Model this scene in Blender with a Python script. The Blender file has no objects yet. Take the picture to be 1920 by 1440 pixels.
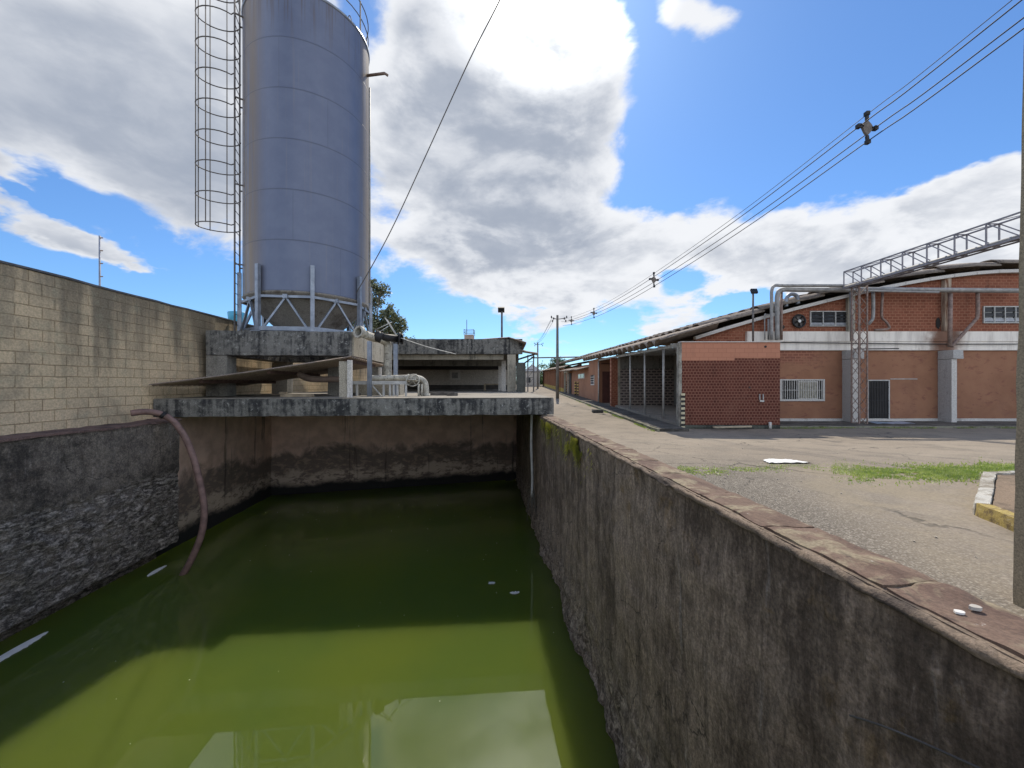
import bpy, bmesh, math, random
from mathutils import Vector, noise as mnoise
random.seed(7)
R = math.radians
sc = bpy.context.scene
COL = sc.collection

# ------------------------------------------------------------------ camera, sun, exposure
EYE, F, TH = 2.1, 730.0, R(4.7)          # eye height, focal length in photo pixels, turn of the tank axis
cam = bpy.data.cameras.new('camera'); camo = bpy.data.objects.new('camera', cam); COL.objects.link(camo)
cam.sensor_fit = 'HORIZONTAL'; cam.sensor_width = 36; cam.lens = 36*F/1920
cam.clip_start = .05; cam.clip_end = 3000
camo.location = (0, 0, EYE); camo.rotation_euler = (R(90), 0, 0)
sc.camera = camo
SUN_EL, SUN_AZ = R(49), R(6.5)           # azimuth measured to the right of +Y
sl = bpy.data.lights.new('sun', 'SUN'); sl.energy = 5.0; sl.angle = R(.6); sl.color = (1, .91, .77)
so = bpy.data.objects.new('sun', sl); COL.objects.link(so)
SD = Vector((math.sin(SUN_AZ)*math.cos(SUN_EL), math.cos(SUN_AZ)*math.cos(SUN_EL), math.sin(SUN_EL)))
so.rotation_euler = SD.to_track_quat('Z', 'Y').to_euler()
vs = sc.view_settings; vs.view_transform = 'Standard'; vs.look = 'None'; vs.exposure = 0.0; vs.gamma = 1; vs.use_curve_mapping = False
sc.render.engine = 'CYCLES'
sc.cycles.use_denoising = True
sc.cycles.max_bounces = 8; sc.cycles.diffuse_bounces = 4; sc.cycles.glossy_bounces = 4
sc.cycles.sample_clamp_indirect = 6
sc.cycles.caustics_reflective = False; sc.cycles.caustics_refractive = False

# ------------------------------------------------------------------ node helper
class NT:
    def __init__(s, tree): s.t = tree; tree.nodes.clear()
    def n(s, typ, ins=None, **props):
        nd = s.t.nodes.new('ShaderNode'+typ)
        for k, v in props.items(): setattr(nd, k, v)
        for k, v in (ins or {}).items(): s.put(nd.inputs[k], v)
        return nd
    def put(s, sock, v):
        if hasattr(v, 'links') and hasattr(v, 'is_output'): s.t.links.new(v, sock)
        else:
            if isinstance(v, (tuple, list)) and len(v) == 3 and sock.type == 'RGBA': v = (*v, 1)
            sock.default_value = v
    def m(s, op, a, b=0.0, c=None, clamp=False):
        ins = {0: a, 1: b}
        if c is not None: ins[2] = c
        return s.n('Math', ins, operation=op, use_clamp=clamp).outputs[0]
    def mr(s, v, a, b, c=0.0, d=1.0, smooth=True):
        nd = s.n('MapRange', {0: v, 1: a, 2: b, 3: c, 4: d}, interpolation_type='SMOOTHSTEP' if smooth else 'LINEAR')
        return nd.outputs[0]
    def mix(s, f, a, b, blend='MIX'):
        nd = s.n('Mix', data_type='RGBA', blend_type=blend, clamp_factor=True)
        s.put(nd.inputs[0], f); s.put(nd.inputs[6], a); s.put(nd.inputs[7], b)
        return nd.outputs[2]
    def vm(s, op, a, b=None, sc_=None):
        nd = s.n('VectorMath', operation=op); s.put(nd.inputs[0], a)
        if b is not None: s.put(nd.inputs[1], b)
        if sc_ is not None: s.put(nd.inputs['Scale'], sc_)
        return nd.outputs[0]
    def noise(s, vec, scale, detail=5, rough=.55, dist=0, col=False):
        nd = s.n('TexNoise', {'Vector': vec, 'Scale': scale, 'Detail': detail, 'Roughness': rough, 'Distortion': dist})
        return nd.outputs[1 if col else 0]
    def xyz(s, x, y, z=0.0): return s.n('CombineXYZ', {0: x, 1: y, 2: z}).outputs[0]
    def sep(s, v): return s.n('SeparateXYZ', {0: v}).outputs

# ------------------------------------------------------------------ sky with clouds (direction space)
def build_world():
    w = bpy.data.worlds.new('World'); sc.world = w; w.use_nodes = True
    N = NT(w.node_tree)
    D = N.vm('NORMALIZE', N.n('TexCoord').outputs['Generated'])
    x, y, z = N.sep(D)
    az = N.m('ARCTAN2', x, y); el = N.m('ARCSINE', z)
    sky = N.n('TexSky', sky_type='NISHITA', sun_disc=False, sun_elevation=SUN_EL, sun_rotation=SUN_AZ,
              altitude=0, air_density=1.0, dust_density=.35, ozone_density=2.5).outputs[0]
    sky = N.mix(1, sky, (.80, 1.15, 1.52, 1), 'MULTIPLY')
    # a paler band low down
    den = N.m('ADD', N.m('MAXIMUM', z, 0), .30)
    P = N.xyz(N.m('DIVIDE', x, den), N.m('DIVIDE', y, den), N.m('MULTIPLY', z, 1.2))
    wob = N.noise(P, 3.2, 5, .6, 0, True)
    wx, wy, wz = N.sep(wob)
    azw = N.m('ADD', az, N.m('MULTIPLY', N.m('SUBTRACT', wx, .5), .20))
    elw = N.m('ADD', el, N.m('MULTIPLY', N.m('SUBTRACT', wy, .5), .12))
    def ae(px, py):
        X = (px-960)/F; return math.atan(X), math.atan((720-py)/F/math.sqrt(1+X*X))
    def blob(acc, px, py, rx, ry, wgt, tilt=0):
        a0, e0 = ae(px, py); ra = abs(ae(px+rx, py)[0]-ae(px-rx, py)[0])/2; re = abs(ae(px, py-ry)[1]-ae(px, py+ry)[1])/2
        da = N.m('SUBTRACT', azw, a0); de = N.m('SUBTRACT', elw, e0)
        if tilt: de = N.m('SUBTRACT', de, N.m('MULTIPLY', da, math.tan(R(tilt))))
        qa = N.m('DIVIDE', da, ra); qe = N.m('DIVIDE', de, re)
        q = N.m('MULTIPLY_ADD', qa, qa, N.m('MULTIPLY', qe, qe))
        g = N.m('SUBTRACT', 1, q, clamp=True)
        return N.m('MULTIPLY_ADD', g, wgt, acc)
    cov = N.m('MULTIPLY', 0, 0)
    BL = SKYBLOBS
    for b in BL: cov = blob(cov, *b)
    # unseen broken cloud added round the view as fill light, thin overhead
    back = N.mr(N.m('DIVIDE', y, N.m('MAXIMUM', N.m('SQRT', N.m('MULTIPLY_ADD', x, x, N.m('MULTIPLY', y, y))), .01)), .52, .25)
    high = N.mr(el, R(47), R(60))
    amb = N.m('MAXIMUM', N.m('MULTIPLY', back, N.mr(el, R(62), R(42))), N.m('MULTIPLY', high, .35))
    cov = N.m('ADD', cov, N.m('MULTIPLY', amb, .50))
    cov = N.m('MINIMUM', cov, 1.25)
    fb = N.noise(P, 2.6, 10, .60, .25)
    off = N.vm('ADD', P, N.xyz(0.02, -.07, .05))
    fb2 = N.noise(off, 2.6, 6, .58, .25)
    big = N.noise(P, 1.1, 3, .5)
    d = N.m('ADD', N.m('SUBTRACT', cov, .36), N.m('MULTIPLY', N.m('SUBTRACT', fb, .5), 2.0))
    alpha = N.mr(d, -.05, .32)
    lit = N.mr(N.m('SUBTRACT', fb, fb2), -.10, .13)
    thick = N.mr(d, .10, .85)
    tb = N.mr(big, .34, .62)
    ccb = N.m('MULTIPLY_ADD', back, 1.55, 1.0)
    left = N.mr(az, R(-18), R(-30))
    det = N.noise(P, 9.0, 8, .6, .3)
    sh = N.m('ADD', N.m('MULTIPLY', thick, .52), N.m('MULTIPLY', tb, .34))
    sh = N.m('SUBTRACT', sh, N.m('MULTIPLY', lit, N.m('MULTIPLY_ADD', left, -.22, .46)))
    sh = N.m('ADD', sh, N.m('MULTIPLY', N.m('SUBTRACT', det, .5), N.m('MULTIPLY_ADD', left, -.35, .6)))
    sh = N.mr(N.m('ADD', sh, N.m('ADD', N.m('MULTIPLY_ADD', left, .17, .12), N.m('MULTIPLY', N.mr(az, R(6), R(24)), -.26))), 0, 1.12, 0, 1)
    # clouds close to the sun glow
    dot = N.n('VectorMath', {0: D, 1: tuple(SD)}, operation='DOT_PRODUCT').outputs['Value']
    near = N.mr(dot, .968, .998)
    white = N.mix(near, (9.0, 9.2, 9.6, 1), (26, 26, 25.5, 1))
    grey = N.mix(near, (3.8, 4.3, 5.25, 1), (6.2, 6.7, 7.5, 1))
    ccol = N.mix(sh, white, grey)
    ccol = N.vm('SCALE', ccol, None, ccb)          # unseen side and rear clouds brightened as fill light
    out = N.mix(alpha, sky, ccol)
    bg = N.n('Background', {0: out, 1: .1})
    o = N.n('OutputWorld'); N.t.links.new(bg.outputs[0], o.inputs[0])
    w.cycles.sampling_method = 'MANUAL'; w.cycles.sample_map_resolution = 512
# (pixel x, pixel y, half width, half height, weight, tilt) turned into azimuth and elevation
SKYBLOBS = [
    (900, 60, 330, 260, .85), (960, 330, 330, 260, .95, -20), (1080, 180, 150, 220, .6), (820, 470, 230, 150, .6, -12), (1010, 480, 300, 110, .55),
    (150, 120, 420, 260, 1.0), (350, 320, 310, 200, .85, -25), (-150, 200, 320, 220, .8), (120, 400, 330, 60, .5, -24), (120, 455, 260, 45, .75, -17),
    (430, 20, 260, 200, .6), (620, 200, 250, 330, .5),
    (1650, 450, 460, 110, .95, 2), (1700, 545, 330, 60, .7), (1350, 430, 160, 90, .6), (1820, 400, 200, 90, .6, 12), (1420, 500, 300, 70, .6), (1750, 520, 280, 80, .5), (1150, 565, 220, 45, .6), (1000, 605, 110, 28, .62), (1250, 610, 160, 30, .5),
    (1320, 20, 110, 70, .62, -20), (1411, 180, 40, 26, .42), (1100, 650, 330, 40, .35), (700, 60, 80, 120, -.55, 20), (1290, 520, 90, 40, -.5, 10),
    (1600, 170, 330, 170, -.6), (1240, 300, 60, 60, -.2), (860, 605, 130, 40, -.4), (210, 520, 300, 40, -.45, -17), (60, 375, 120, 20, -.35, -20)]
build_world()

# ------------------------------------------------------------------ frames of reference
cT, sT = math.cos(TH), math.sin(TH)
def T(u, v, z): return Vector((u*cT - v*sT, u*sT + v*cT, z))          # tank frame: u to the right, v along the tank
def W(x, y, z): return Vector((x, y, z))
def at(px, py, d): return Vector(((px-960)/F*d, d, EYE + (720-py)/F*d))  # a point seen at that pixel at distance d
def sst(a, b, x):
    t = min(1, max(0, (x-a)/(b-a))); return t*t*(3-2*t)
def rz(y): return .0218*(min(y, 105)-18) if y > 18 else 0.0            # the street climbs away gently
def gz(x, y): return .5*(1-sst(4, 17, y)) + rz(y)
def E(h): return EYE + h
def fbm(p, o=4): return mnoise.fractal(Vector(p), 1.0, 2.0, o, noise_basis='PERLIN_ORIGINAL')

# ------------------------------------------------------------------ mesh builder
class MB:
    def __init__(s): s.bm = bmesh.new()
    def face(s, pts, smooth=False):
        f = s.bm.faces.new([s.bm.verts.new(p) for p in pts]); f.smooth = smooth; return s
    def bx(s, x0, x1, y0, y1, z0, z1, f=W):
        v = [s.bm.verts.new(f(x, y, z)) for z in (z0, z1) for x, y in ((x0, y0), (x1, y0), (x1, y1), (x0, y1))]
        for q in ((3, 2, 1, 0), (4, 5, 6, 7), (0, 1, 5, 4), (1, 2, 6, 5), (2, 3, 7, 6), (3, 0, 4, 7)):
            s.bm.faces.new([v[i] for i in q])
        return s
    def bar(s, a, b, w, h=None, up=(0, 0, 1)):                        # square bar from a to b
        a, b = Vector(a), Vector(b); d = (b-a).normalized(); h = h or w
        sx = d.cross(Vector(up))
        if sx.length < 1e-3: sx = d.cross(Vector((1, 0, 0)))
        sx.normalize(); sy = sx.cross(d).normalized()
        v = [s.bm.verts.new(p + sx*i*w/2 + sy*j*h/2) for p in (a, b) for i, j in ((-1, -1), (1, -1), (1, 1), (-1, 1))]
        for q in ((0, 1, 2, 3), (7, 6, 5, 4), (0, 4, 5, 1), (1, 5, 6, 2), (2, 6, 7, 3), (3, 7, 4, 0)):
            s.bm.faces.new([v[i] for i in q])
        return s
    def tube(s, pts, r, n=8, closed=False, r1=None, cap=True):
        pts = [Vector(p) for p in pts]; m = len(pts); rings = []; pn = None
        for i, p in enumerate(pts):
            a = pts[(i-1) % m] if (closed or i > 0) else p
            b = pts[(i+1) % m] if (closed or i < m-1) else p
            d = (b-a).normalized()
            if pn is None:
                pn = d.cross(Vector((0, 0, 1)))
                if pn.length < 1e-3: pn = d.cross(Vector((1, 0, 0)))
            pn = (pn - d*pn.dot(d)).normalized(); q = d.cross(pn)
            rr = r if r1 is None else r + (r1-r)*i/(m-1)
            rings.append([s.bm.verts.new(p + (pn*math.cos(k*2*math.pi/n) + q*math.sin(k*2*math.pi/n))*rr) for k in range(n)])
        for i in range(m if closed else m-1):
            A, B = rings[i], rings[(i+1) % m]
            for k in range(n):
                f = s.bm.faces.new((A[k], A[(k+1) % n], B[(k+1) % n], B[k])); f.smooth = True
        if cap and not closed: s.bm.faces.new(rings[0][::-1]); s.bm.faces.new(rings[-1])
        return s
    def lathe(s, c, prof, n=24, smooth=True, a0=0.0):
        c = Vector(c); rings = []
        for r, z in prof:
            rings.append([s.bm.verts.new(c + Vector((math.cos(a0+k*2*math.pi/n)*r, math.sin(a0+k*2*math.pi/n)*r, z))) for k in range(n)])
        for A, B in zip(rings, rings[1:]):
            for k in range(n):
                f = s.bm.faces.new((A[k], A[(k+1) % n], B[(k+1) % n], B[k])); f.smooth = smooth
        return s
    def grid(s, fn, nu, nv, smooth=False):
        g = [[s.bm.verts.new(fn(i/nu, j/nv)) for j in range(nv+1)] for i in range(nu+1)]
        for i in range(nu):
            for j in range(nv):
                f = s.bm.faces.new((g[i][j], g[i+1][j], g[i+1][j+1], g[i][j+1])); f.smooth = smooth
        return s
    def prism(s, poly, vec):
        vec = Vector(vec); a = [s.bm.verts.new(p) for p in poly]; b = [s.bm.verts.new(Vector(p)+vec) for p in poly]; n = len(poly)
        s.bm.faces.new(a[::-1]); s.bm.faces.new(b)
        for i in range(n): s.bm.faces.new((a[i], a[(i+1) % n], b[(i+1) % n], b[i]))
        return s
    def rbx(s, x0, x1, y0, y1, z0, z1, cell=.1, amp=.01, f=W, sc_=4.0, round_=0.0):   # a box with worn, uneven faces
        b2 = bmesh.new(); n = [max(1, int(round((b-a)/cell))) for a, b in ((x0, x1), (y0, y1), (z0, z1))]
        def pt(i, j, k): return (x0+(x1-x0)*i/n[0], y0+(y1-y0)*j/n[1], z0+(z1-z0)*k/n[2])
        vd = {}
        def gv(i, j, k):
            if (i, j, k) not in vd:
                p = Vector(pt(i, j, k)); e = sum((i in (0, n[0]), j in (0, n[1]), k in (0, n[2])))
                q = Vector((fbm(p*sc_), fbm(p*sc_+Vector((9, 3, 1))), fbm(p*sc_+Vector((2, 8, 5)))))*amp
                if e >= 2 and round_:
                    c = Vector(((x0+x1)/2 if i in (0, n[0]) else p.x, (y0+y1)/2 if j in (0, n[1]) else p.y, (z0+z1)/2 if k in (0, n[2]) else p.z))
                    dd = c-p
                    p = p + Vector([max(-1, min(1, t*1e6)) for t in dd])*round_*(.6+.8*abs(fbm(p*sc_*2)))
                p = p+q; vd[(i, j, k)] = s.bm.verts.new(f(*p))
            return vd[(i, j, k)]
        def quad(a, b, c, d): s.bm.faces.new([gv(*t) for t in (a, b, c, d)])
        for i in range(n[0]):
            for j in range(n[1]):
                quad((i, j, n[2]), (i+1, j, n[2]), (i+1, j+1, n[2]), (i, j+1, n[2])); quad((i, j+1, 0), (i+1, j+1, 0), (i+1, j, 0), (i, j, 0))
        for i in range(n[0]):
            for k in range(n[2]):
                quad((i, 0, k), (i+1, 0, k), (i+1, 0, k+1), (i, 0, k+1)); quad((i, n[1], k+1), (i+1, n[1], k+1), (i+1, n[1], k), (i, n[1], k))
        for j in range(n[1]):
            for k in range(n[2]):
                quad((0, j, k+1), (0, j+1, k+1), (0, j+1, k), (0, j, k)); quad((n[0], j, k), (n[0], j+1, k), (n[0], j+1, k+1), (n[0], j, k+1))
        b2.free(); return s
    def build(s, name, m, parent=None, loc=None, bevel=0):
        if bevel:
            es = [e for e in s.bm.edges if len(e.link_faces) == 2 and e.calc_face_angle(0) > .6]
            bmesh.ops.bevel(s.bm, geom=es, offset=bevel, segments=2, affect='EDGES', clamp_overlap=True)
        org = BASE[parent.name] if parent is not None else Vector(loc or (0, 0, 0))
        bmesh.ops.recalc_face_normals(s.bm, faces=s.bm.faces)
        for v in s.bm.verts: v.co -= org
        me = bpy.data.meshes.new(name); s.bm.to_mesh(me); s.bm.free()
        me.materials.append(m)
        o = bpy.data.objects.new(name, me); COL.objects.link(o)
        if parent is not None: o.parent = parent
        else: o.location = org
        BASE[o.name] = org.copy()
        return o
BASE = {}
def tag(o, label=None, cat=None, group=None, kind=None):
    if label: o['label'] = label
    if cat: o['category'] = cat
    if group: o['group'] = group
    if kind: o['kind'] = kind
    return o
def thing(name, label, cat, loc, group=None):
    o = bpy.data.objects.new(name, None); COL.objects.link(o); o.empty_display_size = .2
    o.location = loc; BASE[o.name] = Vector(loc); return tag(o, label, cat, group)
def copy_tree(o, parent=None):
    c = o.copy(); COL.objects.link(c)
    if parent is not None: c.parent = parent
    for ch in list(o.children): copy_tree(ch, c)
    return c
def curve(pts, n=8):                                                   # Catmull-Rom through the points
    pts = [Vector(p) for p in pts]; out = []
    for i in range(len(pts)-1):
        p0, p1, p2, p3 = pts[max(0, i-1)], pts[i], pts[i+1], pts[min(len(pts)-1, i+2)]
        for k in range(n):
            t = k/n
            out.append(.5*((2*p1) + (p2-p0)*t + (2*p0-5*p1+4*p2-p3)*t*t + (3*p1-p0-3*p2+p3)*t**3))
    return out+[pts[-1]]

# ------------------------------------------------------------------ materials
def new_mat(name):
    m = bpy.data.materials.new(name); m.use_nodes = True; return m, NT(m.node_tree)
def finish(N, col, rough=.85, bump=None, bstr=.3, bdist=.02, metal=0.0, spec=.35, **kw):
    p = N.n('BsdfPrincipled', {'Base Color': col, 'Roughness': rough, 'Metallic': metal, 'Specular IOR Level': spec})
    for k, v in kw.items(): N.put(p.inputs[k], v)
    if bump is not None:
        b = N.n('Bump', {'Strength': bstr, 'Distance': bdist, 'Height': bump}); N.t.links.new(b.outputs[0], p.inputs['Normal'])
    o = N.n('OutputMaterial'); N.t.links.new(p.outputs[0], o.inputs[0]); return p
def position(N, rot=0.0):
    p = N.n('NewGeometry').outputs['Position']
    if rot: p = N.n('VectorRotate', {'Vector': p, 'Angle': rot}, rotation_type='Z_AXIS').outputs[0]
    return p
def scaled(N, p, sx, sy, sz): return N.vm('MULTIPLY', p, (sx, sy, sz))

def m_stained(name, base, dark, light, s=1.0, streak=.5, darkness=.5, spots=.25, bump=.35, rough=.92, rot=0.0, bdist=.02):
    """weathered concrete / render: big patches, vertical runs, lichen spots"""
    m, N = new_mat(name); p = position(N, rot)
    big = N.noise(p, .9*s, 6, .6, .4); mid = N.noise(p, 5*s, 8, .62); fine = N.noise(p, 38*s, 5, .6)
    st = N.noise(scaled(N, p, 5*s, 5*s, .35*s), 1.0, 6, .6, .3)
    f = N.m('ADD', N.m('MULTIPLY', big, 1-streak), N.m('MULTIPLY', st, streak))
    f = N.m('ADD', N.m('MULTIPLY', f, .7), N.m('MULTIPLY', mid, .3))
    t = .36+.22*darkness
    c = N.mix(N.mr(f, t-.07, t+.07), dark, base)
    c = N.mix(N.m('MULTIPLY', N.mr(N.noise(p, 7*s, 8, .68, .6), .56, .70), spots), c, light)
    c = N.mix(N.mr(fine, .3, .75), N.mix(.45, c, (0, 0, 0, 1)), c)
    h = N.m('ADD', N.m('MULTIPLY', mid, .7), N.m('MULTIPLY', fine, .4))
    finish(N, c, rough, h, bump, bdist); return m
def m_plain(name, base, var=.25, s=3.0, rough=.7, metal=0.0, bump=.1, rust=None, rustamt=.3, spec=.4):
    m, N = new_mat(name); p = position(N)
    n = N.noise(p, s, 6, .6); f = N.noise(p, s*9, 4, .6)
    d = tuple(x*(1-var) for x in base[:3])+(1,); l = tuple(min(1, x*(1+var)) for x in base[:3])+(1,)
    c = N.mix(N.mr(n, .3, .7), d, l)
    if rust: c = N.mix(N.mr(N.noise(p, s*2.3, 7, .65, .5), .72-rustamt*.4, .80-rustamt*.3), c, rust)
    c = N.mix(N.m('MULTIPLY', N.mr(f, .35, .7), .25), c, d)
    finish(N, c, rough, f, bump, .01, metal, spec); return m

MOLD = m_stained('mouldy concrete', (.25, .245, .225, 1), (.045, .046, .048, 1), (.52, .52, .49, 1), 1.5, .6, .60, .85, .5, rot=-TH)
MOLDTOP = m_stained('pale dusty concrete', (.33, .30, .25, 1), (.17, .155, .135, 1), (.42, .39, .34, 1), 1.2, .1, .3, .4, .4)
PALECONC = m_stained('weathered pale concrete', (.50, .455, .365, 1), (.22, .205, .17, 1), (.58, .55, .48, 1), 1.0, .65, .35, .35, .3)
GREYCONC = m_stained('grey concrete', (.30, .285, .25, 1), (.14, .135, .12, 1), (.45, .43, .39, 1), 1.0, .55, .4, .3, .3)
PLASTER = m_stained('beige plaster', (.62, .57, .50, 1), (.36, .33, .28, 1), (.6, .57, .5, 1), .7, .4, .3, .2, .15)
WHITEP = m_stained('dirty white paint', (.74, .71, .66, 1), (.46, .43, .39, 1), (.78, .77, .74, 1), .9, .6, .12, .2, .2)
TANW = m_stained('pole concrete', (.40, .33, .22, 1), (.30, .24, .16, 1), (.46, .38, .27, 1), 2.0, .5, .3, .2, .3)
STEEL = m_plain('galvanised steel', (.25, .28, .33, 1), .22, 4, .45, .55, .05)
STEELD = m_plain('dark weathered steel', (.13, .12, .115, 1), .3, 4, .65, .3, .1, (.12, .06, .03, 1), .25)
PALESTEEL = m_plain('pale painted steel', (.45, .45, .43, 1), .2, 5, .6, .1, .1, (.22, .11, .06, 1), .1)
LATT = m_plain('rusted lattice steel', (.27, .20, .17, 1), .3, 6, .75, .2, .1, (.2, .09, .05, 1), .4)
PIPEM = m_plain('chalky old pipe paint', (.42, .40, .34, 1), .3, 6, .75, .1, .2, (.09, .075, .055, 1), .45)
DARKM = m_plain('black iron', (.03, .03, .032, 1), .3, 5, .6, .3, .1)
HOSEM = m_plain('brown rubber hose', (.185, .115, .10, 1), .3, 7, .7, 0, .15)
WIREM = m_plain('black cable sheath', (.02, .02, .025, 1), .2, 9, .6)
BLACKP = m_plain('black paint', (.025, .025, .025, 1), .3, 8, .7)
YELP = m_plain('worn yellow paint', (.55, .42, .13, 1), .25, 8, .8, 0, .2, (.25, .2, .14, 1), .3)
DOORR = m_plain('red brown door paint', (.085, .03, .022, 1), .2, 3, .6)
BLUEP = m_plain('blue tank plastic', (.06, .33, .52, 1), .1, 2, .45)
GLASSD = m_plain('dark dusty glass', (.02, .022, .025, 1), .4, 3, .12, 0, 0, spec=.5)
INTD = m_plain('dark interior', (.035, .032, .03, 1), .3, 1, .9)
SHEETW = m_plain('white plastic sheet', (.72, .72, .70, 1), .1, 6, .5)
SHEETB = m_plain('pale blue sheet metal', (.42, .52, .66, 1), .12, 3, .35, .3)
WOOD = m_plain('old timber', (.33, .27, .19, 1), .3, 6, .85, 0, .3)
ASBD = m_stained('old roof sheet underside', (.44, .35, .28, 1), (.28, .22, .17, 1), (.5, .42, .34, 1), 1.2, .2, .3, .2, .2)
TRUNK = m_plain('bark', (.16, .13, .10, 1), .4, 5, .95, 0, .5)

def m_roof():
    m, N = new_mat('fibre cement roof'); p = position(N)
    a = N.noise(scaled(N, p, .5, 3.0, .5), 1.6, 8, .65, .5); b = N.noise(p, 9, 7, .65)
    c = N.mix(N.mr(a, .35, .65), (.17, .14, .12, 1), (.38, .32, .26, 1))
    c = N.mix(N.mr(b, .5, .72), c, (.07, .06, .055, 1))
    t = N.m('FRACT', N.m('DIVIDE', N.sep(p)[1], 1.15)); e = N.m('MINIMUM', t, N.m('SUBTRACT', 1, t))
    c = N.mix(N.m('MULTIPLY', N.mr(e, .16, .05), .5), c, (.07, .06, .05, 1))
    finish(N, c, .95, b, .35, .03); return m
ROOF = m_roof()
def m_leaf(name, a, b):
    m, N = new_mat(name); p = position(N)
    c = N.mix(N.mr(N.noise(p, 2.5, 4, .6), .35, .65), a, b)
    d = N.n('BsdfDiffuse', {0: c}); t = N.n('BsdfTranslucent', {0: c}); g = N.n('BsdfGlossy', {0: (1, 1, 1, 1), 1: .45})
    a1 = N.n('MixShader', {0: .45, 1: d.outputs[0], 2: t.outputs[0]}); a2 = N.n('MixShader', {0: .04, 1: a1.outputs[0], 2: g.outputs[0]})
    o = N.n('OutputMaterial'); N.t.links.new(a2.outputs[0], o.inputs[0]); return m
LEAF = m_leaf('eucalyptus leaves', (.07, .09, .05, 1), (.20, .22, .12, 1))
LEAF2 = m_leaf('far bush leaves', (.03, .055, .02, 1), (.09, .13, .05, 1))
GRASS = m_leaf('bright short grass', (.19, .28, .045, 1), (.36, .44, .10, 1))
MOSSM = m_leaf('yellow green moss', (.26, .27, .03, 1), (.55, .53, .05, 1))

def brick_tex(N, vec, w, h, mortar, c1, c2, cm, off=.5, bias=0.0):
    b = N.n('TexBrick', {'Vector': vec, 'Color1': c1, 'Color2': c2, 'Mortar': cm, 'Scale': 1.0, 'Mortar Size': mortar,
                         'Mortar Smooth': .25, 'Bias': bias, 'Brick Width': w, 'Row Height': h})
    b.offset = off; return b.outputs[0], b.outputs[1]
def m_blocks():
    m, N = new_mat('block masonry'); p = position(N, -TH); x, y, z = N.sep(p)
    wob = N.noise(p, 1.3, 4, .6, 0, True)
    q = N.vm('ADD', N.xyz(y, z, 0), N.vm('MULTIPLY', N.vm('SUBTRACT', wob, (.5, .5, .5)), (.05, .05, 0)))
    c, fac = brick_tex(N, q, .41, .2035, .009, (.76, .59, .38, 1), (.66, .515, .335, 1), (.50, .365, .21, 1))
    st = N.noise(scaled(N, p, 2.2, 2.2, .22), 1.0, 7, .62, .3); big = N.noise(p, .5, 5, .6)
    top = N.mr(z, 1.8, 4.0, smooth=False)
    k = N.m('ADD', N.m('MULTIPLY', st, .8), N.m('MULTIPLY', big, .4))
    k = N.m('SUBTRACT', k, N.m('MULTIPLY', top, .30))
    c = N.mix(N.mr(k, .26, .52), (.28, .23, .16, 1), c)
    c = N.mix(N.m('MULTIPLY', N.mr(N.noise(p, .75, 7, .66, .6), .50, .68), .5), c, (.25, .22, .165, 1))
    gap = N.mr(N.noise(p, 1.7, 5, .6), .44, .58)
    c = N.mix(N.m('MULTIPLY', N.m('MULTIPLY', fac, gap), .34), c, (.10, .07, .042, 1))
    c = N.mix(N.m('MULTIPLY', N.mr(N.noise(p, 3.1, 6, .62), .5, .7), .35), c, (.42, .40, .28, 1))
    fine = N.noise(p, 30, 6, .65)
    c = N.mix(N.mr(fine, .3, .7), N.mix(.3, c, (0, 0, 0, 1)), c)
    h = N.m('ADD', N.m('MULTIPLY', fac, -.55), N.m('ADD', N.m('MULTIPLY', fine, .45), N.m('MULTIPLY', N.noise(p, 4, 5, .6), .6)))
    finish(N, c, .95, h, .75, .03); return m
BLOCKS = m_blocks()

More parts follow.
